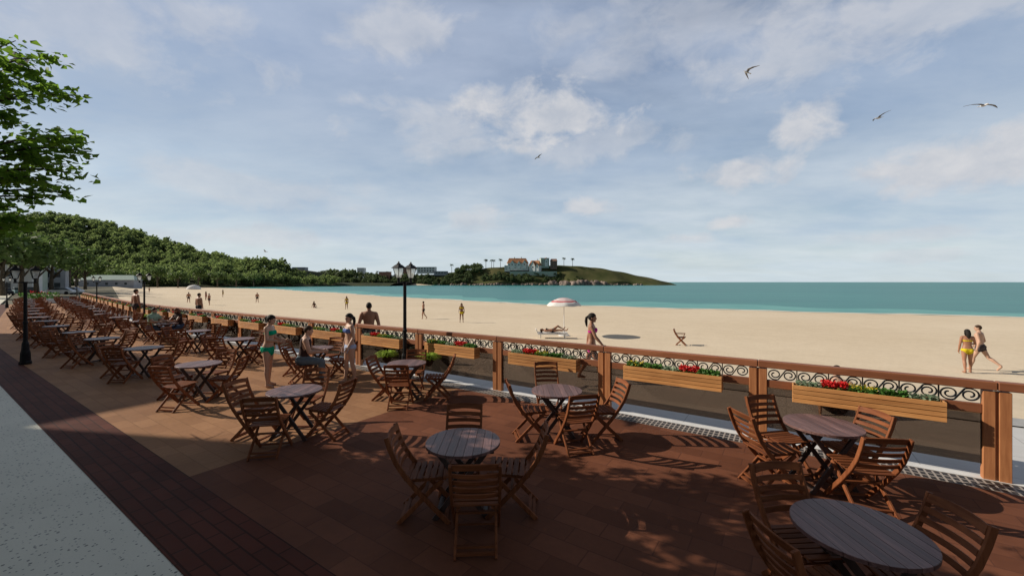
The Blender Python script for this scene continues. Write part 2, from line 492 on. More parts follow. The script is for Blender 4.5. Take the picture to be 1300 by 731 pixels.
me.polygons.foreach_set('use_smooth', [True] * len(me.polygons))
sand = link(bpy.data.objects.new('beach_sand', me)); tag(sand, kind='structure')
# thin pale line of surf along the water's edge
k = MB(); a_ = []; 
for s in np.arange(-88, 420, 3.0):
    w = waterline(s) + .8 * math.sin(s * .31) + .5 * math.sin(s * .83)
    wd = 1.0 + .5 * math.sin(s * .57)
    for n in (w - 1.6 - wd, w - .2):
        v = AX * s + NX * n; a_.append((v.x, v.y, max(sandz(s, n), SEA_Z) + .02))
k.add(a_, [(2 * i, 2 * i + 1, 2 * i + 3, 2 * i + 2) for i in range(len(a_) // 2 - 1)])
o = k.build('surf', M['wetsand']); tag(o, kind='structure')

M['shallows'] = varied('shallow_water', (.05, .28, .245), (.10, .36, .31), .15, .35, .14)
k = MB(); a_ = []
for s in np.arange(-88, 420, 3.0):
    w = waterline(s); wd = 13 + 4 * math.sin(s * .09) + 2.5 * math.sin(s * .33)
    for n in (w - 2.2, w + wd):
        v = AX * s + NX * n; a_.append((v.x, v.y, SEA_Z + .012))
k.add(a_, [(2 * i, 2 * i + 1, 2 * i + 3, 2 * i + 2) for i in range(len(a_) // 2 - 1)])
o = k.build('shallow_water', M['shallows']); tag(o, kind='structure')
def big_sheet(name, x0, x1, y0, y1, z, material, n=20):
    k = MB(); vs = []; 
    for i in range(n + 1):
        for j in range(n + 1): vs.append((x0 + (x1 - x0) * i / n, y0 + (y1 - y0) * j / n, z))
    k.add(vs, [(i * (n + 1) + j, (i + 1) * (n + 1) + j, (i + 1) * (n + 1) + j + 1, i * (n + 1) + j + 1) for i in range(n) for j in range(n)])
    o = k.build(name, material); tag(o, kind='structure'); return o
big_sheet('sea', -22000, 22000, -6000, 26000, SEA_Z, M['sea'], 8)
M['land'] = varied('dry_ground', (.10, .10, .075), (.20, .18, .13), .08, .95, .1, .3, 3)
vs = []; fs = []; SL = list(np.arange(-60, 440, 4.0))
for s in SL:
    e = sandedge(s) + (.0 if s > S_END else 0)
    for n in (-420, -200, -60, -30, -6, 4, e - 3.0, e + .4):
        v = AX * s + NX * n; vs.append((v.x, v.y, -.16 if s < 120 else -.10))
W8 = 8
fs = [(i * W8 + j, (i + 1) * W8 + j, (i + 1) * W8 + j + 1, i * W8 + j + 1) for i in range(len(SL) - 1) for j in range(W8 - 1)]
me = bpy.data.meshes.new('ground'); me.from_pydata(vs, [], fs); me.materials.append(M['land']); me.update()
if me.polygons[0].normal.z < 0: me.flip_normals()
o = link(bpy.data.objects.new('ground', me)); tag(o, kind='structure')
# ---------------------------------------------------------------- folding chair (faces +y, base at the origin)
def chair_proto(name='folding_chair', arms=False):
    root = thing(name, 'proto', 'chair')
    rail = [(-.395, .885), (-.355, .76), (-.30, .63), (-.215, .50), (-.08, .335), (.08, .165), (.235, .0)]
    for s in (-1, 1):
        k = MB(); k.ribbon([(s * .215, y, z) for y, z in rail], .026, .048, (1, 0, 0)); bevel(k.build('leg', M['chair_leg'], root), .004)
        k = MB(); k.ribbon([(s * .183, y, z) for y, z in ((-.285, .0), (-.10, .18), (.06, .34), (.165, .425))], .024, .045, (1, 0, 0)); bevel(k.build('leg', M['chair_leg'], root), .004)
    k = MB()
    for s in (-1, 1): k.bar((s * .150, -.20, .418), (s * .150, .20, .436), .022, .034)
    for i in range(7):
        y = -.195 + i * .066
        k.bar((-.205, y, .446 + .018 * (y + .2) / .4), (.205, y, .446 + .018 * (y + .2) / .4), .052, .016)
    bevel(k.build('seat', M['chair'], root), .003)
    k = MB()
    for i, (y, z, h) in enumerate(((-.250, .555, .045), (-.282, .628, .045), (-.312, .700, .045), (-.340, .772, .045), (-.366, .852, .068))):
        pts = [(x, y - .030 * (1 - (x / .2) ** 2), z + (.012 * (1 - (x / .2) ** 2) if i == 4 else 0)) for x in (-.203, -.14, -.07, 0, .07, .14, .203)]
        k.ribbon(pts, h, .014, (0, -.38, 1))
    bevel(k.build('backrest', M['chair'], root), .003)
    for a, b in (((-.203, .20, .04), (.203, .20, .04)), ((-.172, -.255, .035), (.172, -.255, .035)), ((-.172, -.215, .075), (.172, -.215, .075)), ((-.203, -.02, .275), (.203, -.02, .275))):
        k = MB(); k.bar(a, b, .034, .020); k.build('stretcher', M['chair'], root)
    if arms:
        for s in (-1, 1):
            k = MB(); k.bar((s * .235, -.30, .645), (s * .235, .20, .64), .05, .022); k.bar((s * .225, .10, .44), (s * .232, .17, .63), .03, .03); k.build('armrest', M['chair'], root)
    return root
# ---------------------------------------------------------------- round folding table
def table_proto():
    root = thing('round_table', 'proto', 'table'); r = .40; k = MB(); npl = 9; w = 2 * r / npl
    for i in range(npl):
        x0 = -r + i * w + .0022; x1 = -r + (i + 1) * w - .0022; pts = []
        for t in range(9):
            x = x0 + (x1 - x0) * t / 8; x = max(-r + 1e-4, min(r - 1e-4, x)); pts.append((x, math.sqrt(max(1e-6, r * r - x * x))))
        poly = pts + [(x, -y) for x, y in reversed(pts)]; n = len(poly)
        vs = [(x, y, .712) for x, y in poly] + [(x, y, .737) for x, y in poly] + [(x * .994, y * .994, .740) for x, y in poly]
        fs = [tuple(range(n)), tuple(2 * n + j for j in reversed(range(n)))]
        for j in range(n):
            b = (j + 1) % n; fs += [(j, j + n, b + n, b), (j + n, j + 2 * n, b + 2 * n, b + n)]
        k.add(vs, fs)
    k.build('tabletop', M['tabletop'], root)
    k = MB()
    for y in (-.17, .17): k.bar((-.34, y, .695), (.34, y, .695), .05, .03)
    k.build('batten', M['table_leg'], root)
    for s in (-1, 1):
        k = MB(); k.ribbon([(-.275, s * .20, 0), (-.02, s * .20, .34), (.245, s * .20, .682)], .026, .050, (0, 1, 0)); k.build('leg', M['table_leg'], root)
        k = MB(); k.ribbon([(.275, s * .165, 0), (.02, s * .165, .34), (-.245, s * .165, .682)], .026, .050, (0, 1, 0)); k.build('leg', M['table_leg'], root)
    for x, w_ in ((-.245, .37), (.245, .30)):
        k = MB(); k.bar((x, -w_ / 2, .04), (x, w_ / 2, .04), .045, .022); k.build('stretcher', M['table_leg'], root)
    return root

CH0 = chair_proto(); TB0 = table_proto()
chair_used = False; table_used = False
def place_chair(x, y, rz, label, group='slatted folding chairs around the terrace tables'):
    global chair_used
    o = copy_tree(CH0) if chair_used else CH0
    chair_used = True
    o.location = (x, y, 0.0); o.rotation_euler = (0, 0, rz); tag(o, label, 'chair', group); return o
def place_table(x, y, rz, label):
    global table_used
    o = copy_tree(TB0) if table_used else TB0
    table_used = True
    o.location = (x, y, 0.0); o.rotation_euler = (0, 0, rz); tag(o, label, 'table', 'round tables set out along the terrace'); return o

ORD = ['first', 'second', 'third', 'fourth', 'fifth', 'sixth', 'seventh', 'eighth', 'ninth', 'tenth', 'eleventh', 'twelfth', 'thirteenth',
       'fourteenth', 'fifteenth', 'sixteenth', 'seventeenth', 'eighteenth', 'nineteenth', 'twentieth', 'twenty-first', 'twenty-second', 'twenty-third']
# measured table centres near the camera, then the same spacing along the terrace
IN = [(2.41, 2.845), (-.527, 4.42), (-3.45, 6.5), (-6.57, 8.6), (-9.6, 10.7), (-12.5, 12.5)]        # walkway-side row
OUT = [(3.745, 4.94), (.71, 6.5), (-2.23, 8.7), (-5.1, 10.7), (-8.25, 12.4), (-11.1, 14.45), (-14.3, 16.95)]   # railing-side row
def row_points(first, n0):
    pts = list(first); k = len(pts)
    while True:
        s = -.4 + 3.44 * k
        if s > 66.5: break
        p = P(s + rnd.uniform(-.12, .12), n0 + rnd.uniform(-.12, .12)); pts.append((p.x, p.y)); k += 1
    return pts
TABLES = {'walkway': row_points(IN, 3.5), 'railing': row_points(OUT, 5.95)}
SIDES = [('on the left of', -.56, 0, -90), ('on the right of', .56, 0, 90), ('on the camera side of', 0, -.56, 0), ('on the far side of', 0, .56, 180)]
# small pulls and turns measured for the nearest sets: (row, table, side) -> (dx, dy, turn)
ADJ = {('walkway', 0, 0): (.17, -.20, 6), ('walkway', 0, 3): (-.10, -.24, 4), ('walkway', 0, 1): (-.26, .02, -4),
       ('railing', 0, 3): (-.24, -.22, 12), ('railing', 0, 0): (-.05, .02, 6), ('railing', 0, 1): (-.27, .0, 4), ('railing', 0, 2): (.06, .10, -8),
       ('walkway', 1, 0): (.20, -.06, 4), ('walkway', 1, 1): (-.05, .02, -4), ('walkway', 1, 2): (.19, .04, 3), ('walkway', 1, 3): (-.08, -.10, 0),
       ('railing', 1, 2): (.20, .10, 14), ('railing', 1, 3): (-.02, .58, 4), ('railing', 1, 1): (.12, -.05, 10), ('railing', 1, 0): (.17, -.02, 8),
       ('railing', 2, 0): (.20, -.10, -6), ('railing', 2, 1): (.06, .0, 6), ('railing', 2, 2): (.02, -.05, 4), ('railing', 2, 3): (.02, -.14, 0),
       ('railing', 3, 2): (.05, -.25, -52)}
CHAIRS = {}
for row, pts in TABLES.items():
    for i, (x, y) in enumerate(pts):
        rz = 0.0 if (i < 6) else heading(-.4 + 3.44 * i) - ROT_A
        lead = {('walkway', 0): 'dark slatted round table nearest the camera, in shade at the bottom right',
                ('railing', 0): 'slatted round table in sun beside the nearest flower planter',
                ('walkway', 1): 'blue-grey slatted round table in shade in the middle foreground',
                ('railing', 1): 'slatted round table by the railing between the first two shaded tables'}.get((row, i))
        lab = lead or 'round slatted wooden table, %s from the camera in the %s-side row' % (ORD[i], row)
        place_table(x, y, rz + R(rnd.uniform(-3, 3) if i > 1 else 0), lab)
        for q, (words_, dx, dy, ang) in enumerate(SIDES):
            ax_, ay_, t = ADJ.get((row, i, q), (rnd.uniform(-.09, .09), rnd.uniform(-.09, .09), rnd.uniform(-14, 14)))
            v = Matrix.Rotation(rz, 3, 'Z') @ Vector((dx + ax_, dy + ay_, 0))
            c = place_chair(x + v.x, y + v.y, rz + R(ang + t), 'folding chair %s the %s table in the %s-side row' % (words_, ORD[i], row))
            CHAIRS[(row, i, q)] = c

# ---------------------------------------------------------------- railing with scrolls and smoked glass
BAY = 2.53
S_POST = [-2.16 + BAY * i for i in range(29)]
N_RAIL = 7.55
rail_root = thing('terrace_railing', 'long wooden railing with black scrollwork and smoked glass along the terrace', 'railing', P(S_POST[0], N_RAIL))
base = Vector(rail_root.location)
def under(o, p, rz):
    o.location = Vector(p) - base; o.rotation_euler = (0, 0, rz); return o
def reuse(name, me, parent, p, rz, bev=0):
    o = bpy.data.objects.new(name, me); link(o, parent); KIDS.setdefault(parent.name, []).append(o); under(o, p, rz)
    if bev: bevel(o, bev)
    return o
k = MB()
for s in (-1, 1): k.box((s * .068, 0, .55), (.108, .095, 1.10))
k.box((0, .0, .55), (.03, .05, 1.10)); post_me = k.mesh('post', M['post'])
for i, s in enumerate(S_POST): reuse('post', post_me, rail_root, P(s, N_RAIL), heading(s), .006)
def scroll_path(w, h):
    """one lying S: a spiral at each end joined by a diagonal"""
    r = h / 2; cx = w * .25; pts = []
    for i in range(34):
        t = i / 33; a = R(60) + (1 - t) * R(560); rad = r * (.26 + .74 * t ** .8)
        rx = rad * min(1.15, (w * .25) / r); pts.append((-cx + rx * math.cos(a), rad * math.sin(a)))
    return pts + [(-x, -y) for x, y in reversed(pts)]
k = MB(); L = BAY - .25; un = 6; uw = L / un
for u in range(un):
    c = -L / 2 + uw * (u + .5)
    path = [(c + x, 0, 1.02 + z) for x, z in scroll_path(uw * .97, .168)]
    k.ribbon(path, .020, .0165, (0, 1, 0))
    if u: k.box((-L / 2 + uw * u, 0, 1.02), (.014, .018, .172))
scroll_me = k.mesh('scroll_panel', M['iron'])
k = MB(); k.box((0, 0, .495), (L + .02, .010, .63)); glass_me = k.mesh('glass_panel', M['glass'])
k = MB(); k.box((0, 0, .87), (L + .004, .060, .115)); mid_me = k.mesh('mid_rail', M['rail'])
k = MB(); k.box((0, 0, 1.168), (BAY - .003, .135, .104)); top_me = k.mesh('top_rail', M['rail'])
k = MB(); k.box((0, 0, .495), (.014, .022, .63)); k.box((L + .006, 0, .495), (.014, .022, .63)); frame_me = k.mesh('glass_frame', M['iron'])
for a, b in zip(S_POST, S_POST[1:]):
    pa, pb = P(a, N_RAIL), P(b, N_RAIL); mid = (pa + pb) / 2; d = pb - pa; rz = math.atan2(d.y, d.x)
    reuse('top_rail', top_me, rail_root, mid, rz, .010)
    reuse('mid_rail', mid_me, rail_root, mid, rz, .006)
    reuse('scroll_panel', scroll_me, rail_root, mid, rz)
    reuse('glass_panel', glass_me, rail_root, mid, rz)
    reuse('glass_frame', frame_me, rail_root, mid - Vector((math.cos(rz), math.sin(rz), 0)) * (L / 2 + .003), rz)
pa = P(S_POST[0], N_RAIL) - AX * (BAY / 2); reuse('top_rail', top_me, rail_root, pa, ROT_A, .010)
reuse('post', post_me, rail_root, P(S_POST[0] - BAY, N_RAIL), ROT_A, .006)

# ---------------------------------------------------------------- hanging flower planters, one to a bay
def quads(rng, n, box, size, lift=.5):
    """n small leaves inside a box, as loose quads"""
    vs = []; fs = []
    for i in range(n):
        c = Vector((rng.uniform(*box[0]), rng.uniform(*box[1]), rng.uniform(*box[2])))
        a = Vector((rng.gauss(0, 1), rng.gauss(0, 1), rng.gauss(0, lift))).normalized()
        b = a.cross(Vector((rng.gauss(0, 1), rng.gauss(0, 1), rng.gauss(0, 1)))).normalized()
        s = size * rng.uniform(.6, 1.3); p = len(vs)
        vs += [c - a * s, c + b * s * .5 - a * s * .1, c + a * s, c - b * s * .5 - a * s * .1]; fs.append((p, p + 1, p + 2, p + 3))
    return vs, fs
PL_L = 1.60; PL_W = .215; PL_H = .255
def planter_proto(order):
    root = thing('flower_planter', 'proto', 'planter')
    k = MB()
    for i in range(4):
        z = .030 + i * .064
        for s in (-1, 1):
            k.box((0, s * (PL_W / 2 - .01), z), (PL_L, .020, .056)); k.box((s * (PL_L / 2 - .01), 0, z), (.020, PL_W - .044, .056))
    for x in (-.7, 0, .7):
        for s in (-1, 1): k.box((x, s * (PL_W / 2 - .031), .127), (.05, .018, .24))
    bevel(k.build('box', M['planter'], root), .003)
    k = MB(); k.box((0, 0, .115), (PL_L - .05, PL_W - .085, .20)); k.build('soil', M['soil'], root)
    rng = random.Random(sum(ord(c) for c in ''.join(order)))
    seg = PL_L * .94 / len(order); x0 = -PL_L * .47
    parts = {}
    for i, kind in enumerate(order):
        b = ((x0 + seg * i, x0 + seg * (i + 1)), (-.075, .075), (.21, .315))
        def put(key, n, size, box, lift=.5):
            mb = parts.setdefault(key, MB()); v, f = quads(rng, n, box, size, lift); mb.add(v, f)
        if kind == 'red':
            put('herb', 90, .03, (b[0], b[1], (.20, .28))); put('red_petal', 420, .023, (b[0], b[1], (.27, .345)), 1)
        elif kind == 'yellow':
            put('herb', 210, .034, b); put('yellow_petal', 95, .019, (b[0], b[1], (.27, .34)), 1)
        elif kind == 'sage': put('sage', 240, .028, (b[0], b[1], (.21, .30)))
        else: put('herb', 300, .036, b)
    nm = {'herb': 'foliage', 'red_petal': 'red_flowers', 'yellow_petal': 'yellow_flowers', 'sage': 'foliage'}
    for key, mb in parts.items(): mb.build(nm[key], M[key], root)
    k = MB()
    for x in (-.5, .5):
        k.bar((x, -PL_W / 2 - .006, .06), (x, -PL_W / 2 - .006, .25), .03, .006); k.bar((x, -PL_W / 2 - .004, .247), (x, -PL_W / 2 - .045, .247), .03, .006)
    k.build('bracket', M['iron'], root)
    return root
# seen from the terrace the planter runs right to left along +x
PORD = [('sage', 'herb', 'yellow', 'red', 'sage'), ('herb', 'red', 'sage', 'herb', 'yellow')]
pl = [planter_proto(o) for o in PORD]; used = [False, False]
PLAB = ['slatted wooden flower planter with red flowers nearest the camera on the railing', 'wooden flower planter with a red clump hung on the second bay of the railing',
        'wooden flower planter behind the chair in the third railing bay', 'wooden flower planter on the fourth railing bay, right of the lamp post']
for i, (a, b) in enumerate(zip(S_POST, S_POST[1:])):
    w = i % 2; o = copy_tree(pl[w]) if used[w] else pl[w]; used[w] = True
    m = (a + b) / 2; p = P(m + .02, N_RAIL - .155, .69); o.location = p; o.rotation_euler = (0, 0, heading(m))
    tag(o, PLAB[i] if i < 4 else 'slatted wooden flower planter hung on the %s railing bay from the right' % ORD[i] if i < 23 else 'tiny far flower planter on the railing, number %d from its far end' % (28 - i), 'planter', 'flower planters hung along the railing')

# ---------------------------------------------------------------- lamps
def lamp_proto():
    root = thing('street_lamp', 'proto', 'lamp')
    k = MB(); k.lathe([(.135, 0), (.135, .06), (.115, .10), (.105, .34), (.085, .42), (.075, .62), (.055, .68)], 8); k.build('base', M['lampiron'], root)
    k = MB(); k.lathe([(.050, .66), (.045, 1.2), (.055, 1.22), (.055, 1.26), (.042, 1.28), (.040, 2.40), (.055, 2.42), (.055, 2.46)], 10); k.build('pole', M['lampiron'], root)
    k = MB(); k.box((0, 0, 2.435), (.46, .035, .035)); k.build('arm', M['lampiron'], root)
    for s in (-1, 1):
        x = s * .195; k = MB(); k.lathe([(.028, 2.445), (.028, 2.53), (.045, 2.54), (.060, 2.555)], 8, (x, 0, 0))
        for q in range(4):
            a = PI / 4 + q * PI / 2; k.bar((x + .066 * math.cos(a), .066 * math.sin(a), 2.555), (x + .132 * math.cos(a), .132 * math.sin(a), 2.79), .012, .012)
        k.lathe([(.175, 2.79), (.175, 2.80), (.085, 2.87), (.05, 2.88), (.05, 2.90), (.018, 2.92), (.022, 2.935), (.008, 2.96)], 4, (x, 0, 0), PI / 4)
        h = k.build('lantern', M['lampiron'], root)
        k = MB(); k.lathe([(.058, 2.556), (.125, 2.788)], 4, (x, 0, 0), PI / 4, False); k.build('glass', M['lampglass'], h)
    return root
LP = lamp_proto()
LPOS = [(7.9, 7.0, 'tall black twin-lantern lamp post at the railing beside the ferns'), (28.3, 7.05, 'black twin-lantern lamp post by the railing near the seated couple'),
        (47.5, 7.0, 'small distant black lamp post by the railing, second from its far end'), (66.5, 6.9, 'farthest black lamp post, at the end of the railing'),
        (18.9, 2.08, 'black twin-lantern lamp post at the left, on the edge of the brick border'), (61.5, 2.0, 'thin distant black lamp post at the left edge beside the walkway'),
        ]
for i, (s, n, lab) in enumerate(LPOS):
    o = LP if i == 0 else copy_tree(LP)
    o.location = P(s, n); o.rotation_euler = (0, 0, math.atan2(NX.y, NX.x) + heading(s) - ROT_A); tag(o, lab, 'street lamp', 'black twin-lantern lamps along the terrace')

# ---------------------------------------------------------------- fern baskets by the lamps
def fern_proto():
    root = thing('fern_basket', 'proto', 'plant')
    k = MB(); k.lathe([(.05, -.12), (.10, -.06), (.13, .02), (.135, .03)], 10); k.build('basket', M['soil'], root)
    k = MB(); rng = random.Random(5)
    for i in range(300):
        a = rng.uniform(0, 2 * PI); L = rng.uniform(.20, .40); up = rng.uniform(.10, .50); d = Vector((math.cos(a), math.sin(a), 0)); sd = Vector((-d.y, d.x, 0))
        prev = None; vs = []
        for t in (0, .35, .7, 1.0):
            c = d * (L * t * .85) + Vector((0, 0, .02 + up * t - up * .75 * t * t)); w = .027 * (1 - t * .85)
            vs += [c - sd * w, c + sd * w]
        k.add(vs, [(0, 1, 3, 2), (2, 3, 5, 4), (4, 5, 7, 6)])
    k.build('fronds', M['fern'], root)
    k = MB(); k.bar((0, .12, .01), (0, .47, .20), .02, .006); k.build('bracket', M['iron'], root)
    return root
FN = fern_proto(); first = True
for s, n, z, lab in ((8.55, 6.98, .50, 'bright green fern basket on the railing left of the tall lamp post'), (7.05, 6.98, .58, 'bright green fern basket on the railing right of the tall lamp post'),
                  (27.6, 7.12, .60, 'yellow-green fern basket on the railing behind the man in the pale shirt')):
    o = FN if first else copy_tree(FN); first = False
    o.location = P(s, n, z); o.rotation_euler = (0, 0, ROT_A + PI + rnd.uniform(-.3, .3)); o.rotation_euler = (0, 0, heading(s) + PI)
    tag(o, lab, 'fern', 'fern baskets by the lamps')
# ---------------------------------------------------------------- people: one continuous remeshed body each
def remeshed(name, mb, voxel, material, smooth_n=3):
    me = mb.mesh(name, material); o = bpy.data.objects.new(name, me); link(o)
    m = o.modifiers.new('r', 'REMESH'); m.mode = 'VOXEL'; m.voxel_size = voxel
    m = o.modifiers.new('s', 'SMOOTH'); m.factor = .5; m.iterations = smooth_n
    dg = bpy.context.evaluated_depsgraph_get(); dg.update()
    out = bpy.data.meshes.new_from_object(o.evaluated_get(dg))
    bpy.data.objects.remove(o); bpy.data.meshes.remove(me)
    out.name = name; out.materials.clear(); out.materials.append(material)
    out.polygons.foreach_set('use_smooth', [True] * len(out.polygons)); return out
def ring_loft(mb, rings, k=16):
    vs = []; fs = []; n = len(rings)
    for c, rx, ry, Mx in rings:
        for j in range(k):
            a = 2 * PI * j / k; ca, sa = math.cos(a), math.sin(a)
            e = .85
            p = Vector((rx * math.copysign(abs(ca) ** e, ca), ry * math.copysign(abs(sa) ** e, sa), 0))
            vs.append(Vector(c) + Mx @ p)
    for i in range(n - 1):
        for j in range(k):
            a = i * k + j; b = i * k + (j + 1) % k; fs.append((a, b, b + k, a + k))
    fs.append(tuple(reversed(range(k)))); fs.append(tuple((n - 1) * k + j for j in range(k)))
    mb.add(vs, fs)
def limb_dir(swing, abd, side):
    return Vector((side * math.sin(R(abd)), math.sin(R(swing)) * math.cos(R(abd)), -math.cos(R(swing)) * math.cos(R(abd))))

def person(label, loc, rz, sex='f', height=1.68, sk='skin_fair', hair=('hair_black', 'pony'), clothes=(), group=None,
           lean=0, head_yaw=0, head_pitch=0, arms=((5, 8, 12), (5, 8, 12)), legs=((0, 4, 0), (0, 4, 0)), seat=None, lie=False,
           voxel=.013, detail=True, width=1.0, z=None):
    """faces +y. arms/legs: (swing forward, away from the body, bend) for right, left, in degrees"""
    S = height / 1.70
    root = thing('person', label, 'person', loc, rz, group)
    body = MB(); segs = []                              # segs: (kind, a, b, r) used to find which part of the body a face lies on
    fem = sex == 'f'
    Lm = Matrix.Rotation(R(-lean), 3, 'X')
    hipz = .90
    def T(p):                                            # torso space -> leaned
        p = Vector((p[0] * (width if p[2] > 1.0 else 1), p[1], p[2])); piv = Vector((0, 0, hipz)); return piv + Lm @ (p - piv)
    if fem: prof = [(.80, .095, .075, .0), (.86, .158, .105, -.012), (.92, .168, .112, -.018), (1.00, .148, .098, -.008), (1.08, .122, .084, .0), (1.16, .126, .088, .004), (1.25, .142, .098, .006), (1.33, .152, .098, .0), (1.395, .150, .082, -.006), (1.43, .105, .062, -.010), (1.455, .058, .054, -.008)]
    else: prof = [(.80, .09, .075, .0), (.86, .150, .105, -.010), (.92, .158, .108, -.012), (1.00, .150, .100, -.004), (1.08, .145, .097, .002), (1.17, .156, .106, .004), (1.26, .178, .118, .004), (1.34, .190, .118, -.002), (1.40, .185, .096, -.010), (1.44, .12, .072, -.012), (1.465, .066, .060, -.010)]
    ring_loft(body, [(T((0, yo, z_)), rx * (width if z_ > 1.1 else 1), ry, Lm) for z_, rx, ry, yo in prof])
    segs.append(('torso', T((0, 0, .86)), T((0, 0, 1.44)), .15))
    if fem:
        for s in (-1, 1):
            body.ball(T((s * .068, .075, 1.285)), (.062, .058, .060), 12, 8)
    for s in (-1, 1): body.ball(T((s * .075, -.055, .885)), (.085, .085, .085), 12, 8)
    sh_w = .162 if fem else .192; shz = 1.395 if fem else 1.375
    # neck and head
    nk = T((0, -.008, 1.45)); hc0 = T((0, .012, 1.590))
    Hm = Lm @ Matrix.Rotation(R(lean * .7 - head_pitch), 3, 'X') if False else Matrix.Rotation(R(-lean * .4 - head_pitch), 3, 'X')
    Hm = Matrix.Rotation(R(head_yaw), 3, 'Z') @ Hm
    hc = nk + (hc0 - nk) * .25 + Hm @ Vector((0, .02, .105))
    body.tube([T((0, -.012, 1.40)), nk, hc + Hm @ Vector((0, -.02, -.05))], [.062 if not fem else .050, .054 if not fem else .045, .054 if not fem else .046], 12)
    segs.append(('neck', nk, hc + Hm @ Vector((0, -.015, -.07)), .05))
    def H(p): return hc + Hm @ Vector(p)
    body.ball(H((0, -.010, .022)), (.076, .096, .094), 16, 12, Hm)
    body.ball(H((0, .016, -.034)), (.056, .068, .078), 14, 10, Hm)
    body.ball(H((0, .062, -.088)), (.026, .022, .022), 10, 7, Hm)
    body.tube([H((0, .080, .020)), H((0, .098, -.022)), H((0, .088, -.030))], [.010, .015, .012], 8)
    for s in (-1, 1): body.ball(H((s * .079, -.008, -.008)), (.010, .020, .030), 8, 6, Hm)
    segs.append(('head', H((0, 0, -.03)), H((0, 0, .06)), .09))
    # arms
    hands = []
    for s, (sw, ab, bd) in zip((1, -1), arms):
        a = T((s * sh_w * (width), -.008, shz)); ab = max(ab, 3)
        d1 = limb_dir(sw - lean * .5, ab, s); d2 = limb_dir(sw + bd - lean * .5, ab * (.25 if bd < 60 else -.5), s)
        e = a + d1 * .285; w = e + d2 * .245
        r = (.050, .047, .040, .041, .036, .027) if fem else (.062, .060, .050, .050, .043, .031)
        body.ball(a - Vector((s * .01, 0, .005)), r[0] * 1.12, 12, 8)
        body.tube([T((0, -.02, 1.425)), T((s * .07, -.018, 1.415)), a - Vector((s * .02, 0, .0))], [.05, .048, r[0] * .98], 10)
        body.tube([a, a.lerp(e, .35), a.lerp(e, .92)], [r[0], r[1], r[2]], 12); body.ball(e, r[2], 10, 7)
        body.tube([e, e.lerp(w, .3), w], [r[2], r[3], r[5]], 12); body.ball(w, r[5], 8, 6)
        ref = Vector((0, 1, 0)) if abs(d2.y) < .8 else Vector((-s * .4, 0, 1))
        wd = (ref - d2 * ref.dot(d2)).normalized(); pn = d2.cross(wd)
        body.tube([w, w + d2 * .03, w + d2 * .085], [.024, .032, .030], 10)
        segs.append(('upper_arm', a, e, .05)); segs.append(('forearm', e, w + d2 * .09, .04)); hands.append((w, d2, wd, pn, s))
    # legs
    feet = []
    for s, (sw, ab, bd) in zip((1, -1), legs):
        a = Vector((s * .088, -.005, .885)); d1 = limb_dir(sw, ab, s); d2 = limb_dir(sw - bd, ab * .6, s)
        kn = a + d1 * .425; an = kn + d2 * .395
        r = (.092, .082, .056, .057, .036) if fem else (.092, .082, .058, .060, .040)
        body.ball(a, r[0], 12, 8); body.tube([a, a.lerp(kn, .4), a.lerp(kn, .95)], [r[0], r[1], r[2]], 14); body.ball(kn, r[2], 10, 8)
        back = (Matrix.Rotation(R(90), 3, 'X') @ d2) * -.012
        body.tube([kn, kn.lerp(an, .32) + back, kn.lerp(an, .8), an], [r[2], r[3], r[4] * 1.02, r[4]], 12); body.ball(an, r[4], 10, 7)
        fd = Vector((s * .12, 1, 0)).normalized(); up = Vector((0, 0, 1))
        t = bd if seat is None else 0
        tip = max(0, (bd - sw) if not lie else -20)
        if lie: fd = Vector((s * .25, .9, -.5)).normalized()
        elif seat is None and tip > 35: fd = (fd * math.cos(R(min(70, tip))) - up * math.sin(R(min(70, tip)))).normalized()
        he = an - up * .045 - fd * .035
        body.tube([he, an - up * .038 + fd * .02, an - up * .052 + fd * .11, an - up * .060 + fd * .165], [.034, .042, .034, .024], 12)
        segs.append(('thigh', a, kn, .08)); segs.append(('shin', kn, an, .05)); feet.append(an)
    me = remeshed('body', body, voxel, M[sk])
    # fingers, each its own tapered chain rooted in the palm
    fg = MB()
    for w, d, wd, pn, s in hands:
        for i, L in enumerate((.068, .078, .072, .056)):
            o = w + d * .078 + wd * ((.5 - i / 3) * .050); q = d + wd * ((.5 - i / 3) * .16)
            fg.tube([o, o + q * L * .5 - pn * .006 * s, o + q * L * .85 - pn * .022 * s, o + q * L - pn * .034 * s], [.0092, .0085, .0078, .005], 7)
        o = w + d * .030 + wd * .022
        fg.tube([o, o + wd * .026 + d * .026, o + wd * .036 + d * .056 - pn * .01 * s], [.012, .0105, .007], 7)
    if detail:
        bm = bmesh.new(); bm.from_mesh(me); fm = fg.mesh('f', M[sk], True); bm.from_mesh(fm); bm.to_mesh(me); bm.free(); bpy.data.meshes.remove(fm)
        me.polygons.foreach_set('use_smooth', [True] * len(me.polygons))
    low = min(v.co.z for v in me.vertices)
    if seat is not None: dz = seat + .085 - .885 * S * 1.0 if False else (seat + .095) / S - .885
    elif lie: dz = 0
    else: dz = -low
    G = Matrix.Scale(S, 4) @ Matrix.Translation((0, 0, dz))
    if lie: G = Matrix.Translation((0, 0, .12)) @ Matrix.Rotation(R(90), 4, 'X') @ Matrix.Translation((0, 0, -.9 * S)) @ Matrix.Scale(S, 4)
    co = np.empty(len(me.vertices) * 3); me.vertices.foreach_get('co', co); co = co.reshape(-1, 3)
    cen = np.empty(len(me.polygons) * 3); me.polygons.foreach_get('center', cen); cen = cen.reshape(-1, 3)
    nor = np.empty(len(me.vertices) * 3); me.vertices.foreach_get('normal', nor); nor = nor.reshape(-1, 3)
    # which limb is each face on, and how far along it
    best = np.full(len(cen), 1e9); kind = np.zeros(len(cen), dtype=int); tt = np.zeros(len(cen)); names = []
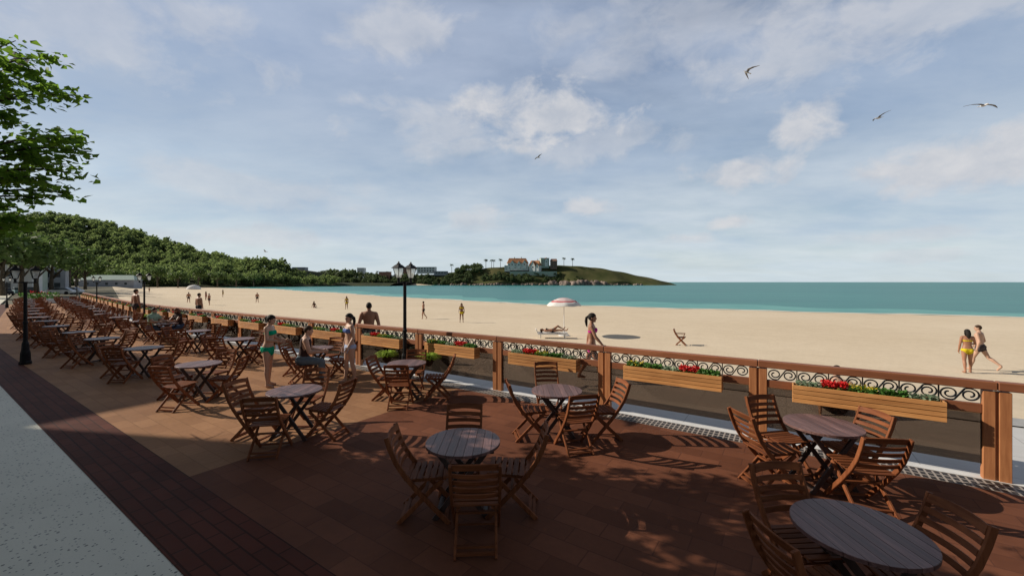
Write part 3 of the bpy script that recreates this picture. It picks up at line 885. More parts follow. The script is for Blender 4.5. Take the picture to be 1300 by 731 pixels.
    for i, (nm, a, b, r) in enumerate(segs):
        names.append(nm); a = np.array(a); d = np.array(b) - a; L2 = d @ d
        t = ((cen - a) @ d) / L2; tc = np.clip(t, 0, 1)
        dist = np.linalg.norm(cen - a - tc[:, None] * d, axis=1) / r
        m = dist < best; best[m] = dist[m]; kind[m] = i; tt[m] = tc[m]
    Li = np.array(Lm.transposed()); rest = (cen - np.array((0, 0, hipz))) @ Li.T + np.array((0, 0, hipz))
    nk_ = np.array(names)[kind]
    def select(fn): return np.array([fn(nk_[i], tt[i], rest[i]) for i in range(len(cen))], dtype=bool)
    polys = [tuple(p.vertices) for p in me.polygons]
    for cname, material, fn, off in clothes:
        sel = np.nonzero(select(fn))[0]
        if not len(sel): continue
        idx = {}; vs = []; fs = []
        for pi in sel:
            f = []
            for vi in polys[pi]:
                if vi not in idx: idx[vi] = len(vs); vs.append(tuple(co[vi] + nor[vi] * off))
                f.append(idx[vi])
            fs.append(tuple(f))
        k = MB(); k.add(vs, fs); o = k.build(cname, M[material], root, True); o.data.transform(G)
        sm = o.modifiers.new('thick', 'SOLIDIFY'); sm.thickness = .006; sm.offset = -1
    me.transform(G); me.update()
    o = bpy.data.objects.new('body', me); link(o, root); KIDS.setdefault(root.name, []).append(o)
    # hair
    k = MB(); hm, style = hair
    vs = []; fs = []; kk, mm = 18, 12; rr = (.084, .106, .101) if fem else (.080, .101, .099)
    keep = {}
    for i in range(mm + 1):
        for j in range(kk):
            th = PI * i / mm; a = 2 * PI * j / kk
            vs.append(Vector((rr[0] * math.sin(th) * math.cos(a), rr[1] * math.sin(th) * math.sin(a) - .014, rr[2] * math.cos(th) + .024)))
    for i in range(mm):
        for j in range(kk):
            f = (i * kk + j, (i + 1) * kk + j, (i + 1) * kk + (j + 1) % kk, i * kk + (j + 1) % kk)
            c = sum((vs[q] for q in f), Vector()) / 4
            front = c.y > .012 and c.z < .060 + (c.y < .05) * -.03
            side_ = (c.y > -.035 and c.z < -.005) if not fem else (c.y > .004 and c.z < .035)
            if not front and not side_ and c.z > (-.055 if not fem else -.075): fs.append(f)
    for v in vs:
        q = 1 + .035 * math.sin(v.x * 90 + v.z * 40) * math.sin(v.y * 70 - v.z * 25); v.x *= q; v.y *= q
    k.add([H(v) for v in vs], fs)
    if style == 'pony':
        k.ball(H((0, -.105, .035)), (.03, .03, .03), 8, 6); k.tube([H((0, -.11, .035)), H((0, -.150, .0)), H((0, -.160, -.09)), H((0, -.150, -.18)), H((0, -.135, -.235))], [.024, .034, .037, .026, .006], 10)
    elif style == 'long':
        k.tube([H((0, -.06, .03)), H((0, -.078, -.06)), H((0, -.082, -.15)), H((0, -.078, -.26))], [.072, .078, .070, .030], 12)
        for s in (-1, 1): k.tube([H((s * .07, -.02, .02)), H((s * .078, -.03, -.06)), H((s * .07, -.05, -.15))], [.024, .028, .012], 8)
    elif style == 'bun': k.ball(H((0, -.115, .03)), (.045, .042, .045), 10, 8)
    o = k.build('hair', M[hm], root, True); o.data.transform(G)
    m = o.modifiers.new('thick', 'SOLIDIFY'); m.thickness = .012; m.offset = -1
    if detail:
        for s in (-1, 1):
            k = MB(); k.ball(H((s * .031, .078, .008)), (.012, .007, .007), 8, 6, Hm); o = k.build('eye', M['eye'], root, True); o.data.transform(G)
        k = MB(); k.ball(H((0, .081, -.056)), (.022, .007, .007), 8, 6, Hm); o = k.build('mouth', M['lip'], root, True); o.data.transform(G)
    return root

def bikini(mat_b, mat_t=None):
    mt = mat_t or mat_b
    return [('bikini_bottom', mat_b, lambda n, t, r: (n == 'torso' and .80 < r[2] < .945 and r[2] > .845 + .0 * abs(r[0])) or (n == 'torso' and r[2] <= .845) or (n == 'thigh' and t < .10), .006),
            ('bikini_top', mt, lambda n, t, r: n == 'torso' and 1.235 < r[2] < (1.335 if r[1] > .02 else 1.275), .007)]
def trunks(m, leg=.42):
    return [('swim_shorts', m, lambda n, t, r: (n == 'torso' and r[2] < .985) or (n == 'thigh' and t < leg), .011)]
def jeans(m): return [('jeans', m, lambda n, t, r: (n == 'torso' and r[2] < 1.0) or n == 'thigh' or (n == 'shin' and t < .93), .014)]
def shirt(m, sleeve=.6): return [('shirt', m, lambda n, t, r: (n == 'torso' and r[2] > .93) or (n == 'upper_arm' and t < sleeve), .013)]
def tank(m): return [('tank_top', m, lambda n, t, r: n == 'torso' and r[2] > .93 and r[2] < 1.40 and abs(r[0]) < .15, .010)]

def face(dx, dy): return math.atan2(-dx, dy)             # rotation that turns +y to (dx, dy)
EAST, WEST = face(1, 0), face(-1, 0)
# on the terrace
person('woman in a green bikini standing by a terrace table, hands held before her', (-5.72, 9.62, 0), face(1, .12), 'f', 1.66, 'skin_fair', ('hair_black', 'bun'), bikini('c_green'),
       lean=3, head_pitch=10, arms=((8, 6, 78), (12, 6, 70)), legs=((3, 3, 2), (-2, 3, 2)))
person('woman with a ponytail in a pale blue bikini standing between terrace tables', (-3.95, 9.95, 0), face(-.78, -.62), 'f', 1.67, 'skin_fair', ('hair_black', 'pony'), bikini('c_paleblue', 'c_blue'),
       head_yaw=20, arms=((2, 8, 14), (-6, 8, 38)), legs=((6, 4, 4), (-4, 5, 4)))
person('man in a dark tank top and faded jeans seated at a terrace table', (-5.08, 9.93, 0), face(.92, .40), 'm', 1.76, 'skin_fair', ('hair_brown', 'short'), tank('c_darktop') + jeans('c_denim2'),
       lean=10, head_pitch=4, arms=((22, 8, 72), (26, 8, 60)), legs=((84, 6, 84), (80, 7, 74)), seat=.455)
tx, ty = TABLES['railing'][6]
person('man in a pale green shirt and blue jeans seated at a far terrace table', (tx - .62, ty, 0), face(1, 0), 'm', 1.76, 'skin_fair', ('hair_black', 'short'), shirt('c_shirt') + jeans('c_denim'),
       lean=10, arms=((45, 8, 50), (42, 8, 50)), legs=((86, 6, 84), (84, 7, 86)), seat=.455)
person('person with auburn hair in a dark top seated across from the pale shirt', (tx + .10, ty + .60, 0), face(-.3, -1), 'f', 1.68, 'skin_tan', ('hair_red', 'long'), shirt('c_darktop', .3) + jeans('c_denim'),
       lean=14, arms=((48, 8, 40), (48, 8, 40)), legs=((86, 6, 84), (84, 7, 86)), seat=.455)
# on the promenade beyond the railing
person('woman in a magenta bikini walking along the promenade behind the railing', (1.98, 10.15, .0), face(.97, -.25), 'f', 1.70, 'skin_tan', ('hair_black', 'pony'), bikini('c_pink'),
       head_yaw=-4, arms=((24, 16, 18), (-18, 10, 10)), legs=((22, 3, 8), (-16, 3, 16)))
person('shirtless man in black shorts standing behind the railing, back turned to the terrace', (-4.40, 12.6, .0), face(-.2, 1), 'm', 1.80, 'skin_tan', ('hair_black', 'short'), trunks('c_black', .6), arms=((-4, 16, 16), (-4, 16, 16)), legs=((4, 4, 4), (-6, 4, 6)))
person('shirtless man seen from the chest up behind the railing, beyond two ferns', (-19.1, 25.0, 0), face(.4, 1), 'm', 1.76, 'skin_tan', ('hair_brown', 'short'), trunks('c_black'), arms=((0, 14, 10), (0, 14, 10)), voxel=.02, detail=False)
person('broad shirtless man behind the railing beside a distant lamp post', (-21.95, 23.9, 0), face(.5, 1), 'm', 2.02, 'skin_tan', ('hair_brown', 'short'), trunks('c_char'), arms=((0, 20, 10), (0, 20, 10)), width=1.1, voxel=.02, detail=False)
person('dark-haired person sitting on the promenade behind the nearest flower planter', (6.05, 7.65, 0), face(.5, .9), 'm', 1.66, 'skin_fair', ('hair_black', 'short'), trunks('c_black'),
       lean=-8, head_pitch=-4, arms=((-25, 14, 4), (-25, 14, 4)), legs=((86, 8, 8), (84, 8, 4)), seat=.02, voxel=.016)
# on the beach
def bz(x, y):
    v = Vector((x, y, 0)); return sandz(v.dot(AX), v.dot(NX))
def on_sand(pxx, pyy):
    z = -1.0
    for _ in range(12):
        p = ground(pxx, pyy, z); z = bz(p.x, p.y)
    return (p.x, p.y, z)
p = on_sand(1228, 472.5)
person('woman in a yellow bikini strolling arm in arm on the sand at the right', (p[0], p[1], p[2] - .01), face(.45, .9), 'f', 1.66, 'skin_tan', ('hair_black', 'long'), bikini('c_yellow'), arms=((14, 18, 70), (4, 8, 12)), legs=((10, 3, 8), (-8, 3, 8)), head_yaw=8)
p = on_sand(1241, 469.5)
person('man in charcoal shorts striding on the sand beside the yellow bikini', (p[0] + .1, p[1], p[2] - .01), face(-.42, .9), 'm', 1.80, 'skin_fair', ('hair_brown', 'short'), trunks('c_char', .35), arms=((-10, 12, 60), (-16, 14, 30)), legs=((-24, 6, 26), (20, 4, 10)), head_yaw=20, lean=4)
BEACH = [(537.5, 404.8, 'person in dark shorts walking on the sand, second right of the lamp post', WEST, 'm', 'c_black', 'short', ((18, 3, 22), (-12, 3, 30)), 1.68),
         (586, 409.0, 'woman in a yellow bikini standing on the open sand near the waterline', face(.1, -1), 'f', 'c_yellow', 'long', ((2, 4, 0), (0, 4, 0)), 1.66),
         (440, 392.3, 'distant dark-haired woman standing on the sand above the blue bikini', face(.1, -1), 'f', 'c_yellow', 'long', ((2, 3, 0), (0, 3, 0)), 1.66),
         (326.5, 384.2, 'distant walker with swinging arms alone on the sand', face(.3, -1), 'm', 'c_black', 'short', ((14, 3, 10), (-10, 3, 12)), 1.72),
         (239.5, 384.5, 'distant standing bather left of the shirtless man on the sand', face(-.3, 1), 'm', 'c_char', 'short', ((8, 3, 8), (-8, 3, 8)), 1.8),
         (261.5, 381.0, 'left one of two distant people standing together on the sand', EAST, 'f', 'c_red', 'long', ((4, 3, 8), (-4, 3, 8)), 1.7),
         (265.5, 387.5, 'right and nearer one of two distant people standing together', WEST, 'm', 'c_char', 'short', ((8, 3, 8), (-8, 3, 8)), 1.78),
         (283, 377.0, 'small distant bather alone on the sand near the water', EAST, 'f', 'c_yellow', 'long', ((8, 3, 8), (-8, 3, 8)), 1.7),
         (189.5, 371.5, 'tiny distant bather beside the far lamp post', EAST, 'm', 'c_char', 'short', ((8, 3, 8), (-8, 3, 8)), 1.75)]
for x, y, lab, rz, sx, cl, hr, lg, ht in BEACH:
    p = on_sand(x, y)
    person(lab, (p[0], p[1], p[2] - .01), rz, sx, ht, 'skin_dark' if sx == 'f' else 'skin_tan', ('hair_black', hr), bikini(cl) if sx == 'f' else trunks(cl), legs=lg, arms=((6, 12, 30), (-6, 12, 20)), voxel=.028, detail=False)
p = on_sand(399, 390.5)
person('distant bather sitting on the sand with legs stretched out', (p[0], p[1], p[2] - .02), face(.8, -.5), 'f', 1.66, 'skin_dark', ('hair_black', 'long'), bikini('c_black'), lean=-6, arms=((-20, 14, 6), (20, 10, 30)), legs=((84, 6, 30), (80, 6, 10)), seat=.0, voxel=.028, detail=False)
# ---------------------------------------------------------------- beach furniture
UX, UY = 3.39, 26.7; UZ = bz(UX, UY)
u = thing('beach_umbrella', 'white beach umbrella with red and pink rings standing on the sand', 'umbrella', (UX, UY, UZ))
k = MB(); k.tube([(0, 0, .0), (0, 0, 2.40)], [.026, .022], 8); k.build('pole', M['white_metal'], u)
k = MB(); k.lathe([(.36, .0), (.36, .05), (.30, .08), (.06, .10), (.05, .30)], 20); k.build('base', M['white_metal'], u)
def dome(r): t = r / 1.13; return 2.03 + .44 * (1 - t * t) - .05 * max(0, t - .85) / .15
def ring(name, ra, rb, material):
    k = MB(); n = 6; seg = 48; vs = []
    for i in range(n + 1):
        r = ra + (rb - ra) * i / n
        for j in range(seg):
            a = 2 * PI * j / seg; sc = 1 - .02 * (r / 1.13) * abs(math.sin(a * 4)); vs.append((r * sc * math.cos(a), r * sc * math.sin(a), dome(r) - .035 * (r / 1.13) ** 2 * abs(math.sin(a * 4))))
    k.add(vs, [(i * seg + j, (i + 1) * seg + j, (i + 1) * seg + (j + 1) % seg, i * seg + (j + 1) % seg) for i in range(n) for j in range(seg)])
    o = k.build(name, material, u, True); m = o.modifiers.new('t', 'SOLIDIFY'); m.thickness = .006; return o
ring('canopy', .01, .40, M['pink_fabric']); ring('canopy_band', .40, .50, M['white_fabric']); ring('canopy_band', .50, .62, M['pink_fabric']); ring('canopy_band', .62, .70, M['white_fabric'])
ring('canopy_band', .70, .86, M['red_fabric']); ring('canopy', .86, 1.13, M['white_fabric'])
for q in range(8):
    a = q * PI / 4; k = MB(); k.tube([(0, 0, 2.44), (.55 * math.cos(a), .55 * math.sin(a), dome(.55) - .02), (1.1 * math.cos(a), 1.1 * math.sin(a), dome(1.1) - .03)], .008, 5); k.build('rib', M['white_metal'], u)
# lounger with a sunbather under the umbrella
lx, ly = 3.39 - .85, 25.6; lz = bz(lx, ly)
lg = thing('sun_lounger', 'low white sun lounger on the sand beside the striped umbrella', 'lounger', (lx, ly, lz), R(-92))
k = MB()
for s in (-1, 1): k.box((s * .30, 0, .27), (.05, 1.9, .05))
for i in range(16): k.box((0, -.90 + i * .12, .285), (.56, .085, .02))
k.build('frame', M['white_metal'], lg)
for sx in (-1, 1):
    for sy in (-.75, .75): k = MB(); k.box((sx * .28, sy, .13), (.05, .05, .26)); k.build('leg', M['white_metal'], lg)
k = MB(); k.box((0, 0, .325), (.56, 1.84, .05)); bevel(k.build('cushion', M['white_fabric'], lg), .02, 2)
k = MB(); k.box((0, -.98, .42), (.50, .05, .34), Matrix.Rotation(R(22), 3, 'X')); bevel(k.build('headrest', M['white_fabric'], lg), .02, 2)
person('sunbather lying on the white lounger beside the striped umbrella', (lx, ly, lz + .36), R(-92), 'f', 1.66, 'skin_tan', ('hair_brown', 'bun'), bikini('c_black'), lie=True, arms=((4, 14, 10), (4, 14, 10)), legs=((4, 4, 6), (40, 4, 70)), voxel=.02, detail=False)
# lone armchair on the sand
bc = chair_proto('beach_chair', True); p = on_sand(865, 438)
bc.location = p; bc.rotation_euler = (0, 0, face(.9, -.42)); tag(bc, 'lone brown folding armchair standing on the open sand', 'chair')
# far white canopy on the sand
p = on_sand(246, 367.2)
c = thing('sun_shelter', 'far white domed sun shelter on the sand', 'shelter', p)
k = MB(); k.lathe([(2.9, .05), (2.8, .6), (2.4, 1.3), (1.6, 1.8), (.6, 2.05), (.02, 2.1)], 16, cap=False); o = k.build('canopy', M['white_fabric'], c, True)
for q in range(4): k = MB(); a = q * PI / 2 + .4; k.tube([(2.85 * math.cos(a), 2.85 * math.sin(a), -.2), (2.7 * math.cos(a), 2.7 * math.sin(a), .7)], .05, 6); k.build('pole', M['white_metal'], c)

# ---------------------------------------------------------------- gulls
M['feather'] = varied('feather', (.40, .40, .42), (.70, .70, .70), 6, .8, .2)
M['wing'] = varied('wing_feather', (.10, .10, .11), (.22, .21, .21), 6, .8, .2)
M['beak'] = mat('beak', (.5, .25, .03), .5)
def gull(label, loc, rz, roll=0, pitch=0, flap=20, size=1.0, tip=10, sweep=0.0):
    g = thing('seagull', label, 'bird', loc, rz, 'seagulls gliding over the beach')
    g.rotation_euler = (R(pitch), R(roll), rz)
    k = MB(); k.tube([(0, -.30, .0), (0, -.20, .0), (0, -.05, -.01), (0, .10, 0), (0, .18, .02), (0, .235, .03), (0, .27, .03)], [.015, .045, .075, .065, .045, .042, .022], 10); b = k.build('body', M['feather'], g, True)
    k = MB(); k.tube([(0, .265, .03), (0, .32, .018)], [.014, .003], 6); k.build('beak', M['beak'], g)
    k = MB(); k.add([(-.03, -.26, .005), (.03, -.26, .005), (.075, -.42, .0), (-.075, -.42, 0), (-.03, -.26, -.008), (.03, -.26, -.008), (.075, -.42, -.008), (-.075, -.42, -.008)], [(0, 1, 2, 3), (7, 6, 5, 4), (0, 4, 5, 1), (1, 5, 6, 2), (2, 6, 7, 3), (3, 7, 4, 0)]); k.build('tail', M['feather'], g)
    for s in (-1, 1):
        k = MB(); pr = []
        x = .04; zz = .03
        st = [(0, .10, -.13, flap), (.25, .13, -.11, flap), (.32, .10, -.10, tip), (.28, -.02, -.12, tip - 10), (.10, -.10, -.13, tip - 15)]
        vs = []
        for dx, f, r_, an in st:
            x += dx * math.cos(R(an)); zz += dx * math.sin(R(an))
            o_ = -sweep * max(0, x - .25); vs += [(s * x, f + o_, zz), (s * x, (f + r_) / 2 + .01 + o_, zz + .018), (s * x, r_ + o_, zz), (s * x, (f + r_) / 2 + o_, zz - .006)]
        fs = [(0, 1, 2, 3)] + [(4 * 4 + 3, 4 * 4 + 2, 4 * 4 + 1, 4 * 4)]
        for i in range(4):
            for j in range(4): fs.append((4 * i + j, 4 * i + (j + 1) % 4, 4 * i + 4 + (j + 1) % 4, 4 * i + 4 + j))
        k.add(vs, fs); k.build('wing', M['wing'], g, True)
    g.scale = (size,) * 3; return g
gull('seagull banking with raised wings, highest of the three birds at the right', px(948, 92, 24), R(88), 10, 24, 24, .62, 14, .75)
gull('seagull gliding side-on, middle bird of the three at the right', px(1115, 150, 30), R(84), 4, -13, 14, .85, 8, .3)
gull('seagull gliding with wings spread wide, rightmost bird', px(1249, 134, 26), R(172), -6, -9, 6, .98, -4, .15)
gull('single small seagull high over the sea, above the umbrella', px(683, 200, 62), R(120), 10, 0, 12, 1.0)
gull('tiny distant bird above the wooded hill', px(337, 319.5, 95), R(100), 10, 0, 20, 1.2)
gull('dark bird flying among the tree branches at the upper left', px(29, 81, 9.5), R(-40), 30, 50, 35, .62, 20)
# ---------------------------------------------------------------- foliage helpers
def quad_cloud(rng, cen, size, flat=.6, aspect=.62):
    """one leaf-shaped quad at each centre"""
    n = len(cen)
    a = rng.normal(size=(n, 3)); a[:, 2] *= flat; a /= np.linalg.norm(a, axis=1)[:, None]
    c = rng.normal(size=(n, 3)); b = np.cross(a, c); b /= np.linalg.norm(b, axis=1)[:, None]
    s = (size * rng.uniform(.6, 1.35, n))[:, None]
    v = np.stack([cen - a * s, cen + b * s * aspect - a * s * .15, cen + a * s, cen - b * s * aspect - a * s * .15], axis=1).reshape(-1, 3)
    f = np.arange(n * 4).reshape(-1, 4); return v, f
def crown_points(rng, n, rx, ry, rz, lumps=9, shell=.55):
    """points in an uneven crown built of many lumps, empty gaps between them"""
    d = rng.normal(size=(lumps, 3)); d /= np.linalg.norm(d, axis=1)[:, None]; d[:, 2] = np.abs(d[:, 2]) * 1.1 - .25
    cc = d * rng.uniform(.45, .75, (lumps, 1)); rr = rng.uniform(.30, .50, lumps)
    k = rng.integers(0, lumps, n); p = rng.normal(size=(n, 3)); p /= np.linalg.norm(p, axis=1)[:, None]
    p = cc[k] + p * (rr[k] * rng.uniform(shell, 1.0, n) ** .6)[:, None]
    return p * np.array((rx, ry, rz))

# ---------------------------------------------------------------- the plane tree whose boughs reach into the picture at the left
def leaf_shapes(rng, cen, size):
    """small lobed leaves: two folded pieces each"""
    n = len(cen); nrm = rng.normal(size=(n, 3)) * .55; nrm[:, 2] += 1.0; nrm /= np.linalg.norm(nrm, axis=1)[:, None]
    a = np.cross(nrm, rng.normal(size=(n, 3))); a /= np.linalg.norm(a, axis=1)[:, None]; b = np.cross(nrm, a)
    s = (size * rng.uniform(.65, 1.3, n))[:, None]; fold = nrm * s * .22
    p = [cen - a * s, cen + b * s * .75 - a * s * .35 + fold, cen + b * s * .45 + a * s * .2 + fold * .6, cen + a * s * 1.1, cen - b * s * .45 + a * s * .2 + fold * .6, cen - b * s * .75 - a * s * .35 + fold]
    v = np.stack(p, axis=1).reshape(-1, 3); i = np.arange(n)[:, None] * 6
    f = np.concatenate([i + np.array([[0, 1, 2, 3]]), i + np.array([[0, 3, 4, 5]])]); return v, f
def in_sky(c): return 650 + 520 * c[:, 0] / np.maximum(c[:, 1], .3)
def big_tree(label, bx, by, seen, free, rng, zlo, zhi, reach, leaf=.055, dens=300, name='plane_tree', extra=()):
    t = thing(name, label, 'tree', (bx, by, 0)); O = np.array((bx, by, 0.0))
    k = MB(); top = Vector((.1, -.1, zhi - .6)); k.tube([(0, 0, 0), (.05, .02, .5), (.0, .05, zlo), (.08, .0, (zlo + zhi) / 2), top], [.24, .18, .15, .11, .04], 10); k.build('trunk', M['bark'], t, True)
    limbs = MB(); cen = []
    def keep(c, limit):                                  # clear the open sky; unseen leaves are pruned to shape the cast shade
        c = c[in_sky(c) < limit]
        if limit < 0:
            sx = c[:, 0] + 1.782 * c[:, 2]; sy = c[:, 1] - .28 * c[:, 2]
            c = c[sy < 5.95 - .30 * np.maximum(0, sx - .6) + .15 * np.sin(sx * 5)]
        cen.append(c)
    def bough(a, b, width, thick, n, limit):
        a = np.array(a, float); b = np.array(b, float); d = b - a; L = np.linalg.norm(d); h = np.array((-d[1], d[0], 0)); h /= (np.linalg.norm(h) + 1e-6)
        mid = (a + b) / 2 + np.array((0, 0, .14 * L))
        q = [a + (mid - a) * .5 + np.array((0, 0, .03 * L)), mid, mid + (b - mid) * .6 + np.array((0, 0, .02 * L))]
        limbs.tube([Vector(a - O), Vector(q[0] - O), Vector(q[1] - O), Vector(q[2] - O), Vector(b - O)], [.05, .036, .024, .014, .005], 6)
        pts = [a, *q, b]
        for j in range(7):                               # side twigs, leaves hang along each
            u = rng.uniform(.35, 1.0) * 3.99; i = int(u); s0 = pts[i] + (pts[i + 1] - pts[i]) * (u - i)
            side = rng.choice((-1, 1)); ln = width * rng.uniform(.4, 1.0) * (1.25 - u / 4.2)
            e = s0 + h * side * ln + d / L * ln * rng.uniform(.3, .9) + np.array((0, 0, rng.uniform(-.25, .12) * ln - .03))
            if limit is not None and 650 + 520 * e[0] / max(e[1], .3) > limit: continue
            limbs.tube([Vector(s0 - O), Vector((s0 + e) / 2 - O + np.array((0, 0, .03))), Vector(e - O)], [.010, .007, .003], 4)
            m = int(n / 7); w = rng.uniform(.1, 1.05, m)[:, None]
            c = s0 + (e - s0) * w + rng.normal(size=(m, 3)) * np.array((.10, .10, thick)) * (.6 + .6 * (1 - w)); keep(c, limit)
        keep(b + rng.normal(size=(int(n * .22), 3)) * np.array((.16, .16, thick * .8)) - d / L * .10, limit)
        m = int(n * .55); u = rng.uniform(.30, 1.0, m); w = (u * 4).clip(0, 3.999); i = w.astype(int); P_ = np.array(pts)
        c = P_[i] + (P_[i + 1] - P_[i]) * (w - i)[:, None] + rng.normal(size=(m, 3)) * np.array((.13, .13, thick))
        keep(c, limit)
    for zt, pxx, pyy, Y, w in seen:
        b = px(pxx, pyy, Y); bough((bx, by, zt), b, w, .06, dens, 124)
    for _ in range(free):
        z0 = rng.uniform(zlo, zhi - .5); an = rng.uniform(0, 2 * PI); rr = reach * rng.uniform(.55, 1.0) * (1 - .45 * max(0, (z0 - zlo) / (zhi - zlo)) ** 2)
        e = np.array((bx + rr * math.cos(an), by + rr * math.sin(an), z0 + rr * rng.uniform(.05, .45)))
        if e[1] > .2 and 650 + 520 * e[0] / e[1] > -20: continue
        bough((bx, by, z0), e, .9, .10, dens * 1.15, -6)
    for e in extra: bough((bx, by, e[2] - .9), e, .8, .14, 330, -6)  # unseen boughs added to deepen the shade on the nearest table
    limbs.build('limbs', M['bark'], t, True)
    cc = np.concatenate(cen); v, f = leaf_shapes(rng, cc - O, leaf)
    np_obj('crown', v, f, M['leaf'], t)
    return t
SEEN = [(4.6, 68, 72, 6.3, .35), (4.4, 20, 52, 6.6, .3), (4.5, 42, 88, 6.0, .4), (4.2, 92, 121, 6.2, .40), (4.0, 62, 112, 6.6, .45), (4.0, 50, 126, 5.7, .4), (3.9, 20, 100, 6.2, .4),
        (3.4, 116, 193, 6.0, .40), (3.3, 92, 172, 6.5, .5), (3.3, 104, 222, 6.2, .40), (3.2, 75, 176, 5.6, .5), (3.2, 60, 196, 6.0, .5), (3.1, 84, 208, 6.7, .45), (3.1, 40, 186, 6.2, .5),
        (3.0, 80, 245, 6.3, .35), (2.9, 60, 232, 5.8, .45), (2.9, 40, 250, 6.3, .45), (2.8, 30, 226, 5.6, .45), (2.7, 38, 282, 6.2, .35), (2.6, 14, 292, 6.0, .35), (2.7, 20, 262, 6.6, .4), (4.1, 14, 150, 6.2, .3)]
rg = np.random.default_rng(11)
big_tree('leafy green tree whose boughs reach into the sky at the upper left', -9.7, 6.35, SEEN, 40, rg, 2.7, 6.6, 2.9, leaf=.055, dens=90)
big_tree('second leafy street tree just beyond the left edge, shading the nearest tables', -8.1, 4.1, [], 52, rg, 2.8, 8.0, 3.2, leaf=.066, dens=215, extra=((-6.1, 4.0, 5.3), (-6.6, 4.2, 5.7), (-7.1, 4.4, 6.1), (-6.0, 3.7, 5.2), (-6.4, 4.6, 5.6), (-7.0, 3.8, 6.0), (-7.5, 4.2, 6.5), (-6.3, 3.9, 5.5), (-6.8, 4.5, 5.9)))

# ---------------------------------------------------------------- apartment blocks across the road, beyond the left edge; their shadows cross the terrace
M['plaster'] = varied('plaster', (.50, .46, .40), (.60, .56, .50), 1.2, .85, .2, .15, 30)
M['pane'] = mat('window_pane', (.03, .04, .05), .12, .6)
M['white_wall'] = varied('white_wall', (.72, .72, .71), (.80, .80, .79), .6, .85, .2)
M['grey_wall'] = varied('grey_wall', (.30, .32, .36), (.38, .40, .44), .6, .85, .2)
M['red_wall'] = varied('red_wall', (.34, .17, .13), (.42, .22, .17), .6, .85, .2)
M['roof_orange'] = varied('orange_roof', (.38, .18, .09), (.50, .25, .13), .8, .85, .2)
M['roof_green'] = varied('pale_green_roof', (.36, .46, .40), (.42, .52, .46), .8, .6, .3)
M['brown_wall'] = varied('brown_wall', (.19, .12, .10), (.25, .16, .13), .8, .85, .2)
M['pale_green_wall'] = varied('pale_green_wall', (.40, .47, .40), (.48, .55, .48), .8, .85, .2)
def block(label, s0, s1, n0, n1, h):
    p = AX * s0 + NX * n1; t = thing('apartment_building', label, 'building', (p.x, p.y, 0), ROT_A)
    L = s1 - s0; D = n1 - n0                             # local x runs along the street; local +y points away from the sea
    k = MB(); k.box((L / 2, D / 2, h / 2), (L, D, h)); k.build('wall', M['plaster'], t)
    k = MB(); k.box((L / 2, D / 2, h + .1), (L + .3, D + .3, .2)); k.build('cornice', M['white_wall'], t)
    k = MB(); k.box((0, -.03, 0), (1.2, .06, 1.6)); wm = k.mesh('window', M['pane']); k = MB(); k.box((0, -.05, -.86), (1.4, .10, .08)); sm = k.mesh('sill', M['white_wall'])
    x = 2.0
    while x < L - 1:
        z = 2.0
        while z < h - 1.5:
            o = link(bpy.data.objects.new('window', wm), t); o.location = (x, -.0, z); q = link(bpy.data.objects.new('sill', sm), o); KIDS.setdefault(t.name, []).append(o)
            z += 3.2
        x += 4.6
block('tall cream apartment block across the road, outside the left edge', 4, 41.3, -25, -13, 21.4)
block('second cream apartment block across the road, farther along', 48.1, 65, -21, -13, 22.6)

# ---------------------------------------------------------------- wooded hill at the left
def lerp_list(L, x):
    if x <= L[0][0]: return L[0][1]
    for (a, b), (c, d) in zip(L, L[1:]):
        if x <= c: return b + (d - b) * (x - a) / (c - a)
    return L[-1][1]
def sm(t): t = max(0, min(1, t)); return t * t * (3 - 2 * t)
YR = 420
RIDGE = [(-200, 296), (-60, 284), (20, 280), (60, 279), (100, 286), (150, 299), (200, 315), (250, 328), (290, 339), (320, 338), (345, 338), (368, 352), (385, 357.5), (420, 358.5)]
RX = [((x - 650) / 520 * YR, (358 - y) / 520 * YR + CAM_H) for x, y in RIDGE]
def hillz(x, y):
    r = lerp_list(RX, x * YR / max(y, 200) if False else x)
    y0 = min(405, 275 + max(0, x + 240) * 1.7); t = (y - y0) / (YR - y0)
    if t < 0: return max(-4, -.6 + t * 9)
    base = sm(t) if t < 1 else max(0, 1 - .3 * ((y - YR) / 160) ** 2)
    shelf = .16 * math.sin(PI * min(1, max(0, t * 1.0)) * 2) if t < 1 else 0
    return -.6 + max(0, r) * max(0, base + shelf * .6)
vs = []; fs = []; nx_, ny_ = 80, 34
for i in range(nx_ + 1):
    for j in range(ny_ + 1):
        x = -640 + i * (640 - 120) / nx_; y = 262 + j * 11.0; vs.append((x, y, hillz(x, y)))
for i in range(nx_):
    for j in range(ny_): a = i * (ny_ + 1) + j; fs.append((a, a + ny_ + 1, a + ny_ + 2, a + 1))
M['hill'] = varied('hill_ground', (.030, .040, .018), (.06, .065, .03), .05, .95, .1)
me = bpy.data.meshes.new('hill'); me.from_pydata(vs, [], fs); me.materials.append(M['hill']); me.update()
o = link(bpy.data.objects.new('hill', me)); tag(o, kind='structure')
rg = np.random.default_rng(3)
tmpl = []
for q in range(6):
    c = crown_points(rg, 170, 3.7, 3.7, 5.0, 10); v, f = quad_cloud(rg, c, .80); tmpl.append(v)
